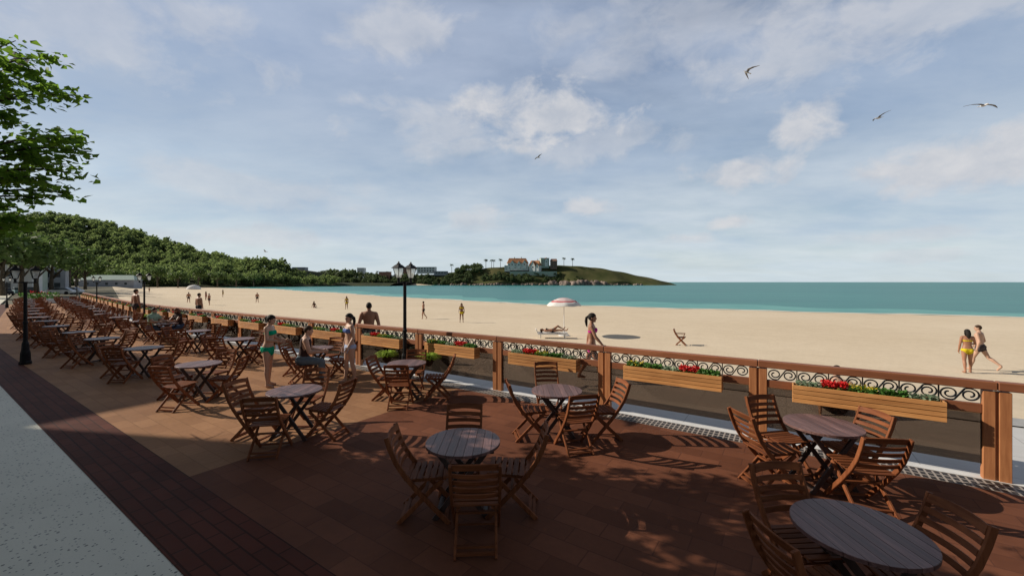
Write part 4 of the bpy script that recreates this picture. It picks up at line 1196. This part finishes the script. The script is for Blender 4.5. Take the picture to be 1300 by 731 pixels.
def forest(name, spots, material, tm=tmpl):
    V = []
    for (x, y, z, s) in spots:
        v = tm[rg.integers(0, len(tm))]; a = rg.uniform(0, 6.28); ca, sa = math.cos(a), math.sin(a)
        w = np.empty_like(v); w[:, 0] = (v[:, 0] * ca - v[:, 1] * sa) * s + x; w[:, 1] = (v[:, 0] * sa + v[:, 1] * ca) * s + y; w[:, 2] = v[:, 2] * s * rg.uniform(.85, 1.25) + z + 4.6 * s
        V.append(w)
    V = np.concatenate(V); o = np_obj(name, V, np.arange(len(V)).reshape(-1, 4), material); tag(o, kind='stuff'); return o
spots = []
for _ in range(5200):
    y = rg.uniform(268, 452); x = rg.uniform(-640, -120)
    pxx = 650 + 520 * x / y
    if pxx < -60 or pxx > 432: continue
    z = hillz(x, y)
    if z < -.7: continue
    spots.append((x, y, z - 1.0, rg.uniform(.7, 1.35) * (.8 if pxx > 365 else 1)))
forest('wooded_hill_trees', spots[:1750], M['leaf_far'])

# individual trees in front of the hill
def mid_tree_proto(seed, n=900):
    g = np.random.default_rng(seed); t = thing('broadleaf_tree', 'proto', 'tree')
    k = MB(); k.tube([(0, 0, 0), (.1, 0, 2.2), (0, .1, 4.6), (.2, .1, 7)], [.36, .28, .2, .08], 8)
    for q in range(6):
        a = q * 1.05 + seed; k.tube([(0, 0, 3 + q * .3), (1.3 * math.cos(a), 1.3 * math.sin(a), 4.8 + q * .25), (2.6 * math.cos(a), 2.6 * math.sin(a), 6.2 + q * .2)], [.14, .08, .03], 5)
    k.build('trunk', M['bark'], t, True)
    c = crown_points(g, n, 4.4, 4.4, 4.0, 13, .4) + np.array((0, 0, 6.4)); v, f = quad_cloud(g, c, .42); np_obj('crown', v, f, M['leaf_mid'], t); return t
MT = [mid_tree_proto(21), mid_tree_proto(22)]; mused = [False, False]
MID = [(-22, 66, 1.25), (4, 74, 1.3), (27, 78, 1.25), (47, 90, 1.45), (66, 100, 1.5), (88, 116, 1.5), (108, 140, 1.4), (8, 120, 1.15), (30, 118, 1.2), (52, 150, 1.3), (74, 165, 1.3), (97, 180, 1.35), (120, 235, 1.3), (150, 232, 1.15), (172, 240, 1.2), (200, 246, 1.25), (226, 240, 1.15), (252, 250, 1.2), (276, 255, 1.2), (300, 262, 1.1), (322, 268, 1.1)]
for i, (x, Y, s) in enumerate(MID):
    w = i % 2; o = copy_tree(MT[w]) if mused[w] else MT[w]; mused[w] = True
    o.location = ((x - 650) / 520 * Y, Y, -.8); o.scale = (s, s, s * rnd.uniform(.85, 1.05)); o.rotation_euler = (0, 0, rnd.uniform(0, 6))
    tag(o, 'green broadleaf tree at the foot of the wooded hill, %s from the left' % ORD[i], 'tree', 'broadleaf trees below the wooded hill')

# ---------------------------------------------------------------- houses and cars at the far left
def house(name, label, loc, rz, size, wall, roof=None, win=(), roofh=1.6, flat=False, cat='building', winsize=(1.1, 1.3)):
    t = thing(name, label, cat, loc, rz); w, d, h = size
    k = MB(); k.box((0, 0, h / 2 - 1), (w, d, h + 2)); k.build('wall', wall, t)
    if roof is not None:
        k = MB()
        if flat: k.box((0, 0, h + .15), (w + .6, d + .6, .3))
        else:
            a, b = w / 2 + .4, d / 2 + .4
            k.add([(-a, -b, h), (a, -b, h), (a, b, h), (-a, b, h), (-a * .8, 0, h + roofh), (a * .8, 0, h + roofh)], [(0, 1, 5, 4), (1, 2, 5), (2, 3, 4, 5), (3, 0, 4), (3, 2, 1, 0)])
        k.build('roof', roof, t)
    for (x, z) in win:
        k = MB(); k.box((x, -d / 2 - .02, z), (winsize[0], .08, winsize[1])); k.build('window', M['pane'], t)
    return t
def grid(w, h, nx, nz, z0=1.6, dz=2.8): return [(-w / 2 + w * (i + .5) / nx, z0 + j * dz) for i in range(nx) for j in range(nz)]
def lx_(x, Y): return (x - 650) / 520 * Y
house('grey_house', 'grey three-storey house with rows of windows behind the left lamp post', (lx_(56, 112), 112, 0), R(38), (9, 6, 7.0), M['grey_wall'], M['grey_wall'], grid(8, 6, 4, 2), flat=True)
house('pale_green_house', 'pale green flat-fronted house between the lamp lanterns', (lx_(37, 105), 105, 0), R(35), (5, 6, 6.5), M['pale_green_wall'], M['grey_wall'], grid(4.5, 6, 2, 2), flat=True)
house('white_house', 'white house with dark windows at the left edge', (lx_(8, 98), 98, 0), R(35), (10, 7, 7.6), M['white_wall'], M['grey_wall'], grid(9, 6, 4, 2), flat=True)
house('white_building', 'tall pale building half hidden by the tree at the left edge', (lx_(-2, 190), 190, 0), R(30), (16, 10, 23), M['grey_wall'], M['grey_wall'], grid(15, 23, 5, 7), flat=True)
t = house('beach_pavilion', 'long low pavilion with a pale green roof behind the railing end', (lx_(137, 220), 222, 0), R(20), (23, 9, 3.6), M['grey_wall'], M['roof_green'], grid(20, 3, 5, 1), roofh=2.6)
M['carwhite'] = mat('white_car_paint', (.62, .63, .64), .3, .5); M['cardark'] = mat('dark_car_paint', (.02, .025, .035), .3, .5); M['cargreen'] = mat('teal_car_paint', (.12, .22, .22), .3, .5)
M['tyre'] = mat('tyre', (.015, .015, .015), .8, .3)
def car(label, loc, rz, paint):
    t = thing('parked_car', label, 'car', loc, rz, 'cars parked beyond the terrace')
    def loft(secs, name, m):
        k = MB(); vs = []
        for x, w, z0, z1 in secs: vs += [(x, -w, z0), (x, w, z0), (x, w * .94, z1), (x, -w * .94, z1)]
        fs = [(0, 1, 2, 3), tuple(4 * (len(secs) - 1) + q for q in (3, 2, 1, 0))]
        for i in range(len(secs) - 1):
            for q in range(4): a = 4 * i + q; b = 4 * i + (q + 1) % 4; fs.append((a, a + 4, b + 4, b))
        k.add(vs, fs); bevel(k.build(name, m, t), .06, 2)
    loft([(-2.1, .74, .38, .66), (-1.95, .84, .24, .84), (-.9, .86, .22, .93), (.9, .86, .22, .95), (1.8, .84, .24, .92), (2.1, .76, .36, .78)], 'body', paint)
    loft([(-1.15, .74, .90, .93), (-.45, .70, .90, 1.40), (.95, .70, .90, 1.42), (1.7, .72, .90, .95)], 'cabin', M['pane'])
    loft([(-.42, .68, 1.395, 1.43), (.3, .68, 1.41, 1.46), (.92, .68, 1.40, 1.44)], 'roof', paint)
    for x in (-1.3, 1.3):
        for s in (-1, 1):
            k = MB(); k.tube([(x, s * .68, .32), (x, s * .86, .32)], .32, 14); k.build('wheel', M['tyre'], t)
car('dark car parked at the far left edge', (lx_(6, 78), 78, -.1), R(150), M['cardark'])
car('teal car parked beside the left lamp post', (lx_(24, 84), 84, -.1), R(148), M['cargreen'])
car('left one of the white cars parked beyond the terrace end', (lx_(77, 84), 84, -.1), R(20), M['carwhite'])
car('right one of the white cars parked beyond the terrace end', (lx_(89, 88), 88, -.1), R(15), M['carwhite'])
car('dark car parked by the grey house', (lx_(40, 92), 92, -.1), R(140), M['cardark'])
# planter box with green plants closing the terrace
p = P(S_END + .3, 4.2); t = thing('plant_bed', 'pale box of tall green and pink plants closing the far end of the terrace', 'planter', p, ROT_A - PI / 2)
k = MB(); k.box((0, 0, .25), (3.2, .8, .5)); bevel(k.build('box', M['white_wall'], t), .03)
g = np.random.default_rng(9); c = np.stack([g.uniform(-1.5, 1.5, 420), g.uniform(-.35, .35, 420), g.uniform(.5, 1.25, 420)], axis=1); v, f = quad_cloud(g, c, .11); np_obj('foliage', v, f, M['herb'], t)
c = np.stack([g.uniform(-.8, .6, 40), g.uniform(-.35, .35, 40), g.uniform(1.1, 1.5, 40)], axis=1); v, f = quad_cloud(g, c, .09); np_obj('flowers', v, f, M['red_petal'], t)

# ---------------------------------------------------------------- headland across the bay
YH = 545
HP = [(300, 358.5), (330, 357), (360, 354), (400, 353), (500, 351.5), (560, 347.5), (600, 342), (640, 338.5), (690, 337), (720, 337), (755, 339.5), (785, 344.5), (808, 349.5), (832, 354.5), (848, 358.5), (857, 362), (864, 367)]
HX = [((x - 650) / 520 * YH, (358 - y) / 520 * YH + CAM_H) for x, y in HP]
def shore(x): return 503 + 4 * math.sin(x * .05) + 3 * math.sin(x * .13 + 1)
rgh = random.Random(2)
def cliff(x):
    return sm((x + 70) / 60) * sm((175 - x) / 40)
def headz(x, y):
    r = lerp_list(HX, x); t = (y - shore(x)) / (YH - shore(x)); c = cliff(x)
    if t < 0: return SEA_Z - 1 + max(-2, t * 8)
    low = SEA_Z - .6 + c * 5.0 * sm(t / .07) + (1 - c) * 2.0 * sm(t / .2) - 7 * sm((x - 182) / 26)
    z = low + (r - low) * sm(t) if t < 1 else r - (y - YH) * .02 * (1 + (y - YH) / 120)
    return z + .35 * math.sin(x * .21 + y * .13) * min(1, max(0, t * 4))
vs = []; fs = []; nx_, ny_ = 190, 46
for i in range(nx_ + 1):
    for j in range(ny_ + 1):
        x = -375 + i * 3.3; y = 496 + (j / ny_) ** 1.3 * 140; vs.append((x, y, headz(x, y)))
for i in range(nx_):
    for j in range(ny_): a = i * (ny_ + 1) + j; fs.append((a, a + ny_ + 1, a + ny_ + 2, a + 1))
def m_head():
    m = mat('headland_grass', (.08, .09, .03), .95, .1); t = NT(m); co = t.co('Object'); g = t.n('ShaderNodeNewGeometry'); s = t.n('ShaderNodeSeparateXYZ'); t.l(g.outputs['Normal'], s.inputs[0])
    f = t.noise(co, .05, 6, .65); c = t.ramp(f, [(.3, (.050, .062, .020)), (.55, (.085, .088, .034)), (.75, (.15, .125, .06))])
    rk = t.ramp(t.noise(co, .3, 5, .7), [(.3, (.06, .05, .042)), (.7, (.28, .22, .18))])
    t.l(t.mix(t.ramp(s.outputs['Z'], [(.45, (1, 1, 1)), (.7, (0, 0, 0))]), c, rk), t.b.inputs['Base Color']); return m
M['head'] = m_head()
me = bpy.data.meshes.new('headland'); me.from_pydata(vs, [], fs); me.materials.append(M['head']); me.polygons.foreach_set('use_smooth', [True] * len(me.polygons)); me.update()
o = link(bpy.data.objects.new('headland', me)); tag(o, kind='structure')
# far beach strip
k = MB(); vs = []
for i in range(60):
    x = -420 + i * 5.6; w = 12 * sm((59 - i) / 12); vs += [(x, shore(x) - w - 4, SEA_Z - .05), (x, shore(x) + 4.0, SEA_Z + 1.9)]
k.add(vs, [(2 * i, 2 * i + 2, 2 * i + 3, 2 * i + 1) for i in range(59)]); o = k.build('far_beach', M['sand']); tag(o, kind='structure')
# rocks along the foot of the headland
M['rock'] = varied('rock', (.075, .062, .058), (.30, .235, .20), .22, .95, .15, .8, .8, contrast=(.38, .6))
V = []; F = []; b0 = 0
for i in range(190):
    x = rgh.uniform(-75, 165); r = rgh.uniform(1.2, 3.2) * (1.75 if 45 < x < 115 else .8) * (1 if x < 120 else .7); y = shore(x) + rgh.uniform(-3, 3); bm = bmesh.new(); bmesh.ops.create_icosphere(bm, subdivisions=2, radius=1)
    for v in bm.verts:
        q = 1 + rgh.uniform(-.22, .22); V.append((x + v.co.x * r * q, y + v.co.y * r * q * .9, SEA_Z + .2 + v.co.z * r * q * 1.15))
    for f in bm.faces: F.append([v.index + b0 for v in f.verts])
    b0 += len(bm.verts); bm.free()
o = np_obj('shore_rocks', V, F, M['rock']); tag(o, kind='stuff')
# scrub and woods on the headland, one mass seen from far
spots = []
def scatter(x0, x1, y0, y1, n, s0, s1, sink=1.6):
    for _ in range(n):
        x = rg.uniform(x0, x1); y = rg.uniform(y0, y1); X = (x - 650) / 520 * y; spots.append((X, y, headz(X, y) - sink, rg.uniform(s0, s1)))
scatter(322, 480, 508, 545, 240, .7, 1.1, 1.0); scatter(400, 450, 525, 550, 55, 1.1, 1.5, .5); scatter(470, 540, 508, 535, 120, .5, .9); scatter(540, 600, 508, 528, 110, .45, .95); scatter(578, 612, 525, 548, 60, .7, 1.1, .6)
scatter(612, 665, 507, 520, 70, .45, .85); scatter(650, 712, 508, 524, 75, .4, .75); scatter(700, 740, 508, 515, 14, .3, .5); scatter(330, 600, 506, 512, 110, .4, .7)
tm2 = [t_ * np.array((1, 1, .85)) for t_ in tmpl]
forest('headland_scrub', spots, M['leaf_dark'], tm2)
# palms
def palm_proto():
    t = thing('palm_tree', 'proto', 'tree'); k = MB(); k.tube([(0, 0, -1), (.15, 0, 3), (.1, .1, 6), (0, 0, 9.4)], [.34, .26, .23, .20], 8); k.build('trunk', M['bark'], t, True)
    k = MB(); g = random.Random(4)
    for i in range(30):
        a = i * 2.4; el = g.uniform(-.5, .9); d = Vector((math.cos(a), math.sin(a), 0)); sd = Vector((-d.y, d.x, 0)); L = g.uniform(2.2, 2.9); vs = []
        for q in (0, .3, .6, .85, 1.0):
            c = d * (L * q * math.cos(el * .6)) + Vector((0, 0, 9.4 + L * (q * (el * .9 + .25) - q * q * .75))); w = .34 * math.sin(PI * (.12 + .86 * q)); vs += [c - sd * w - Vector((0, 0, .12)), c + Vector((0, 0, .05)), c + sd * w - Vector((0, 0, .12))]
        fs = []
        for q in range(4): fs += [(3 * q, 3 * q + 1, 3 * q + 4, 3 * q + 3), (3 * q + 1, 3 * q + 2, 3 * q + 5, 3 * q + 4)]
        k.add(vs, fs)
    k.build('crown', M['palm'], t); return t
PM = palm_proto(); pu = False
for x, s, where in ((573.5, 1.15, 'standing alone right of the white villa'), (617, 1.25, 'leftmost of the group left of the orange roofs'), (624, 1.1, 'second of the group left of the orange roofs'), (626.8, 1.05, 'third of the group left of the orange roofs'), (635.5, 1.15, 'nearest the orange roofs on their left'),
                 (716, 1.1, 'just right of the brown tower'), (727, 1.1, 'rightmost, second right of the brown tower'), (528.5, .95, 'beside the white villa'), (492, .8, 'above the red roof behind the lamp'), (479, .8, 'left of the red roof behind the lamp'), (599.5, .75, 'rising from the scrub between villa and orange roofs')):
    o = copy_tree(PM) if pu else PM; pu = True; Y = 538; X = (x - 650) / 520 * Y
    o.location = (X, Y, headz(X, Y)); o.scale = (s,) * 3; o.rotation_euler = (0, 0, rnd.uniform(0, 6)); tag(o, 'palm tree on the headland, ' + where, 'palm tree', 'palm trees along the headland')
def on_head(x, Y=535, dz=0): X = (x - 650) / 520 * Y; return (X, Y, headz(X, Y) + dz)
house('white_villa', 'white flat-roofed villa with stepped terraces on the headland', on_head(542, 540, 3.5), 0, (24, 10, 6.5), M['white_wall'], M['white_wall'], grid(22, 6, 6, 2, 1.6, 3.2), flat=True, winsize=(2, 1.6))
house('white_villa_wing', 'low grey wing beside the white villa on the headland', on_head(560, 536, 1.5), 0, (17, 8, 3.4), M['grey_wall'], M['grey_wall'], grid(15, 3, 4, 1), flat=True, winsize=(2, 1.4))
house('red_house', 'red-walled house behind the lamp lanterns on the headland', on_head(517, 540, 5), 0, (9, 8, 5.5), M['red_wall'], M['red_wall'], grid(8, 5, 2, 1), roofh=1.5)
house('red_roofed_house', 'low red building left of the lamp post on the headland', on_head(489, 532, 1), 0, (14, 8, 7.0), M['red_wall'], M['red_wall'], grid(13, 5, 3, 1), flat=True)
house('grey_block', 'grey apartment block among the trees on the far shore', on_head(381, 548, 1), 0, (17, 9, 14), M['grey_wall'], M['grey_wall'], grid(16, 12, 5, 4), flat=True, winsize=(1.6, 1.4))
house('orange_roofed_house', 'grey house with an orange roof on the far shore', on_head(398, 506, 0), R(15), (14, 8, 7), M['grey_wall'], M['roof_orange'], grid(13, 6, 3, 2), roofh=4.5)
house('orange_roofed_cottage', 'small low cottage with an orange roof on the far shore', on_head(421, 508, 0), R(-10), (13, 7, 4.0), M['grey_wall'], M['roof_orange'], grid(12, 3, 3, 1), roofh=3.0)
house('pale_block', 'pale block peeping over trees left of the red building', on_head(459, 552, 4), 0, (9, 8, 9), M['white_wall'], M['grey_wall'], grid(8, 8, 2, 2), flat=True)
def gables(t, spots, wall, roof):
    """front gables: a small pitched roof over its own wall face, chimneys beside"""
    for x, y, w, h, d, z in spots:
        k = MB(); a = w / 2; k.add([(x - a, y, 0), (x + a, y, 0), (x + a, y, z), (x, y, z + h), (x - a, y, z), (x - a, y + d, 0), (x + a, y + d, 0), (x + a, y + d, z), (x, y + d, z + h), (x - a, y + d, z)], [(0, 1, 2, 3, 4), (9, 8, 7, 6, 5), (0, 4, 9, 5), (1, 6, 7, 2)]); k.build('gable', wall, t)
        k = MB(); e = .5; zz = z - e * h / a
        k.add([(x - a - e, y - .5, zz), (x, y - .5, z + h + .15), (x + a + e, y - .5, zz), (x - a - e, y + d, zz), (x, y + d, z + h + .15), (x + a + e, y + d, zz), (x - a - e, y - .5, zz - .3), (x, y - .5, z + h - .2), (x + a + e, y - .5, zz - .3)], [(0, 1, 4, 3), (1, 2, 5, 4), (6, 7, 1, 0), (7, 8, 2, 1)]); k.build('gable_roof', roof, t)
        k = MB(); k.box((x, y - .05, z * .72), (w * .3, .12, 1.5)); k.build('window', M['pane'], t)
def chimney(t, x, y, z0, z1):
    k = MB(); k.box((x, y, (z0 + z1) / 2), (1.1, .9, z1 - z0)); k.box((x, y, z1 + .1), (1.4, 1.2, .25)); k.build('chimney', M['white_wall'], t)
t = house('clubhouse', 'long white clubhouse with a big orange roof and gables on the headland', on_head(657, 532, 1.2), R(5), (27, 11, 7.4), M['white_wall'], M['roof_orange'], grid(25, 6, 7, 2, 1.7, 3.2), roofh=6.6)
gables(t, [(-7.5, -6.6, 5.5, 3.4, 5, 7.7), (1.0, -6.9, 4.6, 3.2, 5, 7.2), (8.2, -6.5, 5.0, 3.6, 5, 8.0)], M['white_wall'], M['roof_orange']); chimney(t, -4, .5, 10, 15.2); chimney(t, 5, .5, 10, 15.4)
t = house('white_annex', 'low white flat-roofed annex at the left end of the clubhouse', on_head(644, 530, 1.0), 0, (7, 8, 5.6), M['white_wall'], M['grey_wall'], grid(6, 5, 2, 2, 1.5, 2.6), flat=True)
t = house('gabled_wing', 'white wing with a bright orange gable beside the clubhouse', on_head(679.5, 527, 1.2), R(-22), (13.5, 10, 7.2), M['white_wall'], M['roof_orange'], grid(11, 6, 3, 2, 1.7, 3.1), roofh=6.5)
gables(t, [(-1.5, -6.2, 7.0, 6.2, 6, 7.0), (4.6, -5.8, 3.8, 3.0, 4, 6.8)], M['white_wall'], M['roof_orange']); chimney(t, 3, .5, 9, 15.4)
t = house('pale_green_wing', 'pale green wing between the orange gable and the brown tower', on_head(691, 536, 1.2), R(8), (11, 9, 10.8), M['pale_green_wall'], M['grey_wall'], grid(10, 9, 4, 3, 1.6, 2.7), flat=True)
gables(t, [(1.5, -5.4, 4.4, 3.0, 4, 8.6)], M['white_wall'], M['roof_orange'])
house('brown_tower', 'dark brown tower block at the right end of the orange roofs', on_head(703, 534, 1.2), R(-10), (8.5, 9, 8.6), M['brown_wall'], M['brown_wall'], grid(7.5, 9, 2, 3, 1.6, 2.6), roofh=3.2)
t = thing('terrace_wall', 'pale green retaining wall below the orange roofed buildings', 'wall', on_head(677, 522, 0)); k = MB(); k.box((0, 0, 1.2), (60, .8, 6.5)); k.build('wall', M['pale_green_wall'], t)
k = MB(); k.box((0, -.1, 4.55), (60.6, 1.1, .25)); k.build('coping', M['white_wall'], t)
# ---------------------------------------------------------------- sky, sun, camera
SUN_EL = 29.0
to_sun = Vector((-.988 * math.cos(R(SUN_EL)), .155 * math.cos(R(SUN_EL)), math.sin(R(SUN_EL)))).normalized()
w = bpy.data.worlds.new('World'); scene.world = w; w.use_nodes = True
wt = w.node_tree; bg = wt.nodes['Background']; t = NT(w); t.t = wt
sky = t.n('ShaderNodeTexSky', sky_type='NISHITA'); sky.sun_disc = False; sky.sun_elevation = R(SUN_EL)
sky.sun_rotation = math.atan2(to_sun.x, to_sun.y); sky.air_density = 1.0; sky.dust_density = .8; sky.ozone_density = 1.5
co = t.co('Generated'); sp = t.n('ShaderNodeSeparateXYZ'); t.l(co, sp.inputs[0])
zc = t.math('MAXIMUM', sp.outputs['Z'], 0.0)
den = t.math('ADD', zc, .16)
cv = t.n('ShaderNodeCombineXYZ'); t.l(t.math('DIVIDE', sp.outputs['X'], den), cv.inputs[0]); t.l(t.math('DIVIDE', sp.outputs['Y'], den), cv.inputs[1])
plane = cv.outputs[0]
veil = t.noise(t.mapping(plane, scale=(.75, 1.15, 1), rot=(0, 0, R(32)), loc=(1.3, .4, 0)), 1.0, 7, .55, .35)
puff = t.noise(t.mapping(plane, scale=(.95, .95, 1), loc=(5.2, 3.1, 0)), 1.15, 8, .54, .25)
fine = t.noise(t.mapping(plane, rot=(0, 0, R(30)), scale=(1.9, 3.0, 1)), 1.0, 7, .6, .2)
vmask = t.ramp(t.math('ADD', t.math('MULTIPLY', veil, .75), t.math('MULTIPLY', fine, .25)), [(.36, (.42,) * 3), (.47, (.72,) * 3), (.60, (1.0,) * 3)])
horizon = t.ramp(zc, [(0.0, (1,) * 3), (.16, (.55,) * 3), (.45, (0,) * 3)])
# colours in sky units, before the strength of .1
over = t.ramp(zc, [(0.0, (6.0, 6.9, 7.5, 1)), (.10, (4.6, 5.45, 6.6, 1)), (.30, (3.3, 4.2, 5.75, 1)), (.55, (4.3, 5.05, 6.5, 1)), (.78, (1.9, 1.95, 2.1, 1)), (1.0, (1.1, 1.1, 1.15, 1))])  # overhead part, above the frame, dimmed to lower the ambient light
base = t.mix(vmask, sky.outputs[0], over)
base = t.mix(t.math('MULTIPLY', horizon, .75), base, (6.3, 7.2, 7.7))
tot = None
edge = t.noise(t.mapping(co, scale=(9, 9, 14)), 1.0, 8, .58, .3)
for x, y, rx, rz, g in ((672, 150, .23, .085, 1.0), (560, 165, .22, .07, .55), (760, 185, .2, .06, .5), (1008, 166, .085, .055, 1.0), (945, 214, .12, .045, .95), (1195, 212, .17, .055, 1.0), (1290, 195, .09, .04, .7), (742, 262, .075, .028, .85), (922, 284, .055, .026, .9), (880, 302, .07, .02, .6), (612, 276, .085, .035, .6),
                        (495, 48, .12, .07, .6), (1120, 20, .35, .09, .6), (840, 45, .30, .10, .4), (1160, 296, .10, .018, .5), (330, 240, .25, .05, .4), (110, 20, .25, .1, .5), (330, 300, .16, .03, .5), (1180, 325, .08, .015, .4)):
    d = Vector(((x - 650) / 520, 1, (358 - y) / 520)).normalized()
    s1 = t.n('ShaderNodeVectorMath', operation='SUBTRACT'); t.l(co, s1.inputs[0]); s1.inputs[1].default_value = d
    s2 = t.n('ShaderNodeVectorMath', operation='DIVIDE'); t.l(s1.outputs[0], s2.inputs[0]); s2.inputs[1].default_value = (rx * 1.05, rx * 1.6, rz)
    s3 = t.n('ShaderNodeVectorMath', operation='LENGTH'); t.l(s2.outputs[0], s3.inputs[0])
    m = t.math('SUBTRACT', 1.0, s3.outputs['Value'])                     # 1 in the middle, below 0 outside
    m = t.math('ADD', m, t.math('MULTIPLY_ADD', edge, 2.8, -1.55))
    m = t.math('MULTIPLY', t.math('MULTIPLY', m, 2.0, clamp=True), g)
    tot = m if tot is None else t.math('MAXIMUM', tot, m)
lump = t.noise(t.mapping(co, scale=(14, 14, 20)), 1.0, 7, .6, .2)
pc = t.ramp(lump, [(.3, (5.2, 5.5, 6.1)), (.65, (7.0, 6.95, 7.1))])
streak = t.ramp(t.math('ADD', t.math('MULTIPLY', fine, .4), t.math('MULTIPLY', puff, .6)), [(.36, (.82, .88, .95)), (.5, (1.0, 1.0, 1.0)), (.64, (1.17, 1.12, 1.07))])
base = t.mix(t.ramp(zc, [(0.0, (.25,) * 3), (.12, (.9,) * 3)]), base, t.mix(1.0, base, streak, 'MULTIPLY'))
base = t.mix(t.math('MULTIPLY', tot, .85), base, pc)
rear_dim = t.ramp(t.math('MULTIPLY_ADD', sp.outputs['Y'], .5, .5), [(.40, (.48, .47, .46)), (.58, (1, 1, 1))])       # sky behind the camera, out of view, darkened to cut the ambient fill
base = t.mix(1.0, base, rear_dim, 'MULTIPLY')
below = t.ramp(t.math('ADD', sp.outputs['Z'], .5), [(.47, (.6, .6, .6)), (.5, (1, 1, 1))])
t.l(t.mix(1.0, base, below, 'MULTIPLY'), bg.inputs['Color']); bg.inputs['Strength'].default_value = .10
sun = bpy.data.lights.new('sun', 'SUN'); sun.energy = 5.0; sun.angle = R(.27); sun.color = (1.0, .90, .76)
so = link(bpy.data.objects.new('sun', sun)); so.rotation_euler = (-to_sun).to_track_quat('-Z', 'Y').to_euler(); so.location = (-30, 0, 40)
cam = bpy.data.cameras.new('camera'); co_ = link(bpy.data.objects.new('camera', cam)); scene.camera = co_
cam.sensor_width = 36; cam.lens = 520 / 1300 * 36; cam.clip_start = .05; cam.clip_end = 60000
co_.location = (0, 0, CAM_H); co_.rotation_euler = (R(90), 0, 0); cam.shift_y = -7.5 / 1300
vs_ = scene.view_settings; vs_.view_transform = 'Standard'; vs_.look = 'None'; vs_.gamma = 1; vs_.use_curve_mapping = False; vs_.exposure = 0.0
scene.cycles.max_bounces = 8; scene.cycles.transparent_max_bounces = 24; scene.cycles.diffuse_bounces = 3; scene.cycles.glossy_bounces = 3; scene.cycles.use_denoising = True
scene.cycles.caustics_reflective = False; scene.cycles.caustics_refractive = False
